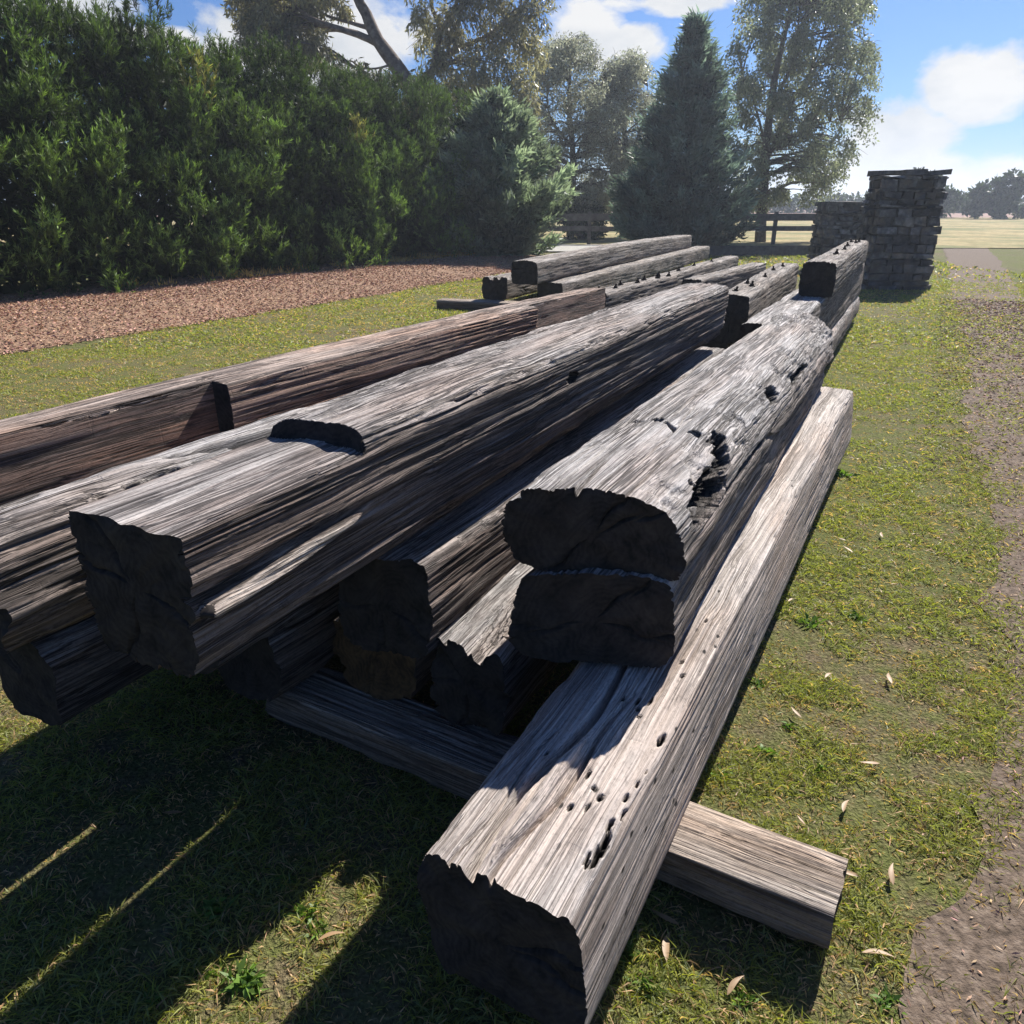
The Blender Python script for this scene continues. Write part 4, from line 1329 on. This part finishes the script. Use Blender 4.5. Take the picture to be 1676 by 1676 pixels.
# ------------------------------------------------------------------ stone pillars
M_STONE = noise_mat('schist_stone', [(0.28, (0.03, 0.03, 0.032)), (0.5, (0.09, 0.088, 0.086)), (0.75, (0.22, 0.21, 0.20))], 7, 7, 0.02, 0.9, second=(3.0, 0.5, 0.65, (0.20, 0.155, 0.11), 0.6), tinted=True)


def stone_pillar(label, cx, cy, w, dp, H, rot, seed):
    global rng
    rs = np.random.default_rng(seed)
    root = empty('stone_pillar', (cx, cy, 0), label, 'stone pillar')
    root.rotation_euler = (0, 0, rot)
    g = Geo()
    z = -0.03
    while z < H - 0.08:
        h = min(rs.uniform(0.05, 0.17), H - z)
        for sd in range(4):
            ln = w if sd % 2 == 0 else dp
            dd = dp if sd % 2 == 0 else w
            t = -ln / 2
            while t < ln / 2 - 0.03:
                L = min(rs.uniform(0.10, 0.48), ln / 2 - t)
                prj = rs.uniform(-0.04, 0.04)
                tap = 1 - 0.05 * z / H
                cc = np.array([t + L / 2, -dd / 2 + 0.07 - prj, z + h / 2])
                v = np.array([(x, y, zz) for zz in (-.5, .5) for y in (-.5, .5) for x in (-.5, .5)]) * np.array([L - 0.024, 0.2, h - 0.020])
                v = v + rs.normal(size=v.shape) * 0.014 + cc
                v[:, :2] *= tap
                a_ = sd * math.pi / 2
                ca, sa = math.cos(a_), math.sin(a_)
                v = np.stack([v[:, 0] * ca - v[:, 1] * sa, v[:, 0] * sa + v[:, 1] * ca, v[:, 2]], 1)
                g.add(v, [(0, 2, 3, 1), (4, 5, 7, 6), (0, 1, 5, 4), (2, 6, 7, 3), (0, 4, 6, 2), (1, 3, 7, 5)], None, np.array([1, 1, 1.03]) * rs.uniform(0.5, 1.9))
                t += L
        z += h
    box(g, (0, 0, H / 2 - 0.05), (w - 0.16, dp - 0.16, H - 0.12))
    link('stonework', g.build('stonework', M_STONE, False), root)
    for k in range(3):
        gk = Geo()
        ww = (w + 0.06) / 3
        v = np.array([(x, y, zz) for zz in (-.5, .5) for y in (-.5, .5) for x in (-.5, .5)]) * np.array([ww - 0.012, dp + 0.05, 0.085]) * 0.97
        v = v + rs.normal(size=v.shape) * 0.012 + np.array([(k - 1) * ww, 0, H + 0.035])
        gk.add(v, [(0, 2, 3, 1), (4, 5, 7, 6), (0, 1, 5, 4), (2, 6, 7, 3), (0, 4, 6, 2), (1, 3, 7, 5)])
        link('capstone', gk.build('capstone', M_STONE, False), root)


stone_pillar('shorter dry stone pillar with flat cap behind the bolted top beam', 8.15, 20.2, 1.15, 1.0, 1.50, R(-4), 5)
stone_pillar('taller dry stone pillar at the right edge beside the lawn', 7.50, 15.9, 1.15, 0.9, 2.06, R(-6), 6)

# ------------------------------------------------------------------ air
gz_ = Geo()
box(gz_, (0, 420, 6.2), (1300, 1100, 15.0))
m, nt = mat_new('haze_air')
b = NB(nt)
pv = b.n('ShaderNodeVolumePrincipled')
pv.inputs['Color'].default_value = (0.80, 0.88, 1.0, 1)
pv.inputs['Density'].default_value = HAZE
pv.inputs['Anisotropy'].default_value = 0.45
oo = b.n('ShaderNodeOutputMaterial')
b.l(pv.outputs[0], oo.inputs['Volume'])
o = link('haze', gz_.build('haze', m, False))
tag(o, None, None, None, 'stuff')

# ------------------------------------------------------------------ light
AZ, EL = R(32.5), R(42)
sd = Vector((math.sin(AZ) * math.cos(EL), math.cos(AZ) * math.cos(EL), math.sin(EL)))
ld = bpy.data.lights.new('sun', 'SUN')
ld.energy = 5.0
ld.angle = R(0.5)
ld.color = (1.0, 0.955, 0.89)
lo = bpy.data.objects.new('sun', ld)
COL.objects.link(lo)
lo.rotation_euler = (-sd).to_track_quat('-Z', 'Y').to_euler()
lo.location = sd * 50

w = bpy.data.worlds.new('World')
SC.world = w
w.use_nodes = True
nt = w.node_tree
nt.nodes.clear()
b = NB(nt)
sky = b.n('ShaderNodeTexSky', sky_type='NISHITA', sun_disc=False, sun_elevation=EL, sun_rotation=AZ, altitude=100, air_density=1.0, dust_density=0.6, ozone_density=2.0)
tc = b.n('ShaderNodeTexCoord').outputs['Generated']
cl = None
# cloud banks: direction and angular half sizes
for px, py, sx, sy in [(965, 60, 0.062, 0.045), (1025, 68, 0.042, 0.026), (520, 70, 0.13, 0.060), (430, 95, 0.09, 0.035), (610, 60, 0.07, 0.03), (1470, 235, 0.075, 0.055), (1475, 285, 0.13, 0.035), (1380, 300, 0.14, 0.022),
                       (1090, 4, 0.10, 0.014), (250, 62, 0.06, 0.014), (1600, 150, 0.07, 0.04), (60, 20, 0.10, 0.03), ]:
    d = ray(px, py).normalized()
    s1 = b.n('ShaderNodeVectorMath', operation='SUBTRACT'); b.l(tc, s1.inputs[0]); s1.inputs[1].default_value = d
    s2 = b.n('ShaderNodeVectorMath', operation='MULTIPLY'); b.l(s1.outputs[0], s2.inputs[0]); s2.inputs[1].default_value = (1 / sx, 1 / sx, 1 / sy)
    s3 = b.n('ShaderNodeVectorMath', operation='LENGTH'); b.l(s2.outputs[0], s3.inputs[0])
    v = b.math('SUBTRACT', 1.0, s3.outputs['Value'])
    cl = v if cl is None else b.math('MAXIMUM', cl, v)
cm_ = b.mapping(tc, (1, 1, 1.7))
nz = b.noise(cm_, 11.0, 8, 0.60, 0.3)
nb_ = b.noise(cm_, 2.2, 6, 0.6)
gen = b.math('MULTIPLY', b.ramp(nb_, [(0.60, 0.0), (0.75, 1.0)]), 0.05)
cover = b.math('ADD', b.math('MAXIMUM', b.math('MAXIMUM', cl, -1.0), b.math('SUBTRACT', gen, 0.6)), b.math('MULTIPLY', b.math('SUBTRACT', nz, 0.5), 1.9))
mask = b.ramp(cover, [(0.06, 0.0), (0.40, 1.0)])
shade = b.noise(b.mapping(tc, (1, 1, 2.2), (0, 0, 0.03)), 9.0, 5, 0.55)
ccol = b.ramp(shade, [(0.3, (6.8, 7.3, 8.0)), (0.6, (9.6, 9.6, 9.6))])
skc = b.mix(1.0, sky.outputs[0], (0.42, 0.68, 1.12), 'MULTIPLY')
fin = b.mix(mask, skc, ccol)
bg = b.n('ShaderNodeBackground')
bg.inputs['Strength'].default_value = 0.05
b.l(fin, bg.inputs['Color'])
wo = b.n('ShaderNodeOutputWorld')
b.l(bg.outputs[0], wo.inputs['Surface'])

SC.view_settings.view_transform = 'Standard'
SC.view_settings.look = 'None'
SC.view_settings.gamma = 1.0
SC.view_settings.exposure = 0.85
SC.render.engine = 'CYCLES'
SC.cycles.use_denoising = True
SC.cycles.max_bounces = 6
SC.cycles.diffuse_bounces = 3
SC.cycles.transparent_max_bounces = 4
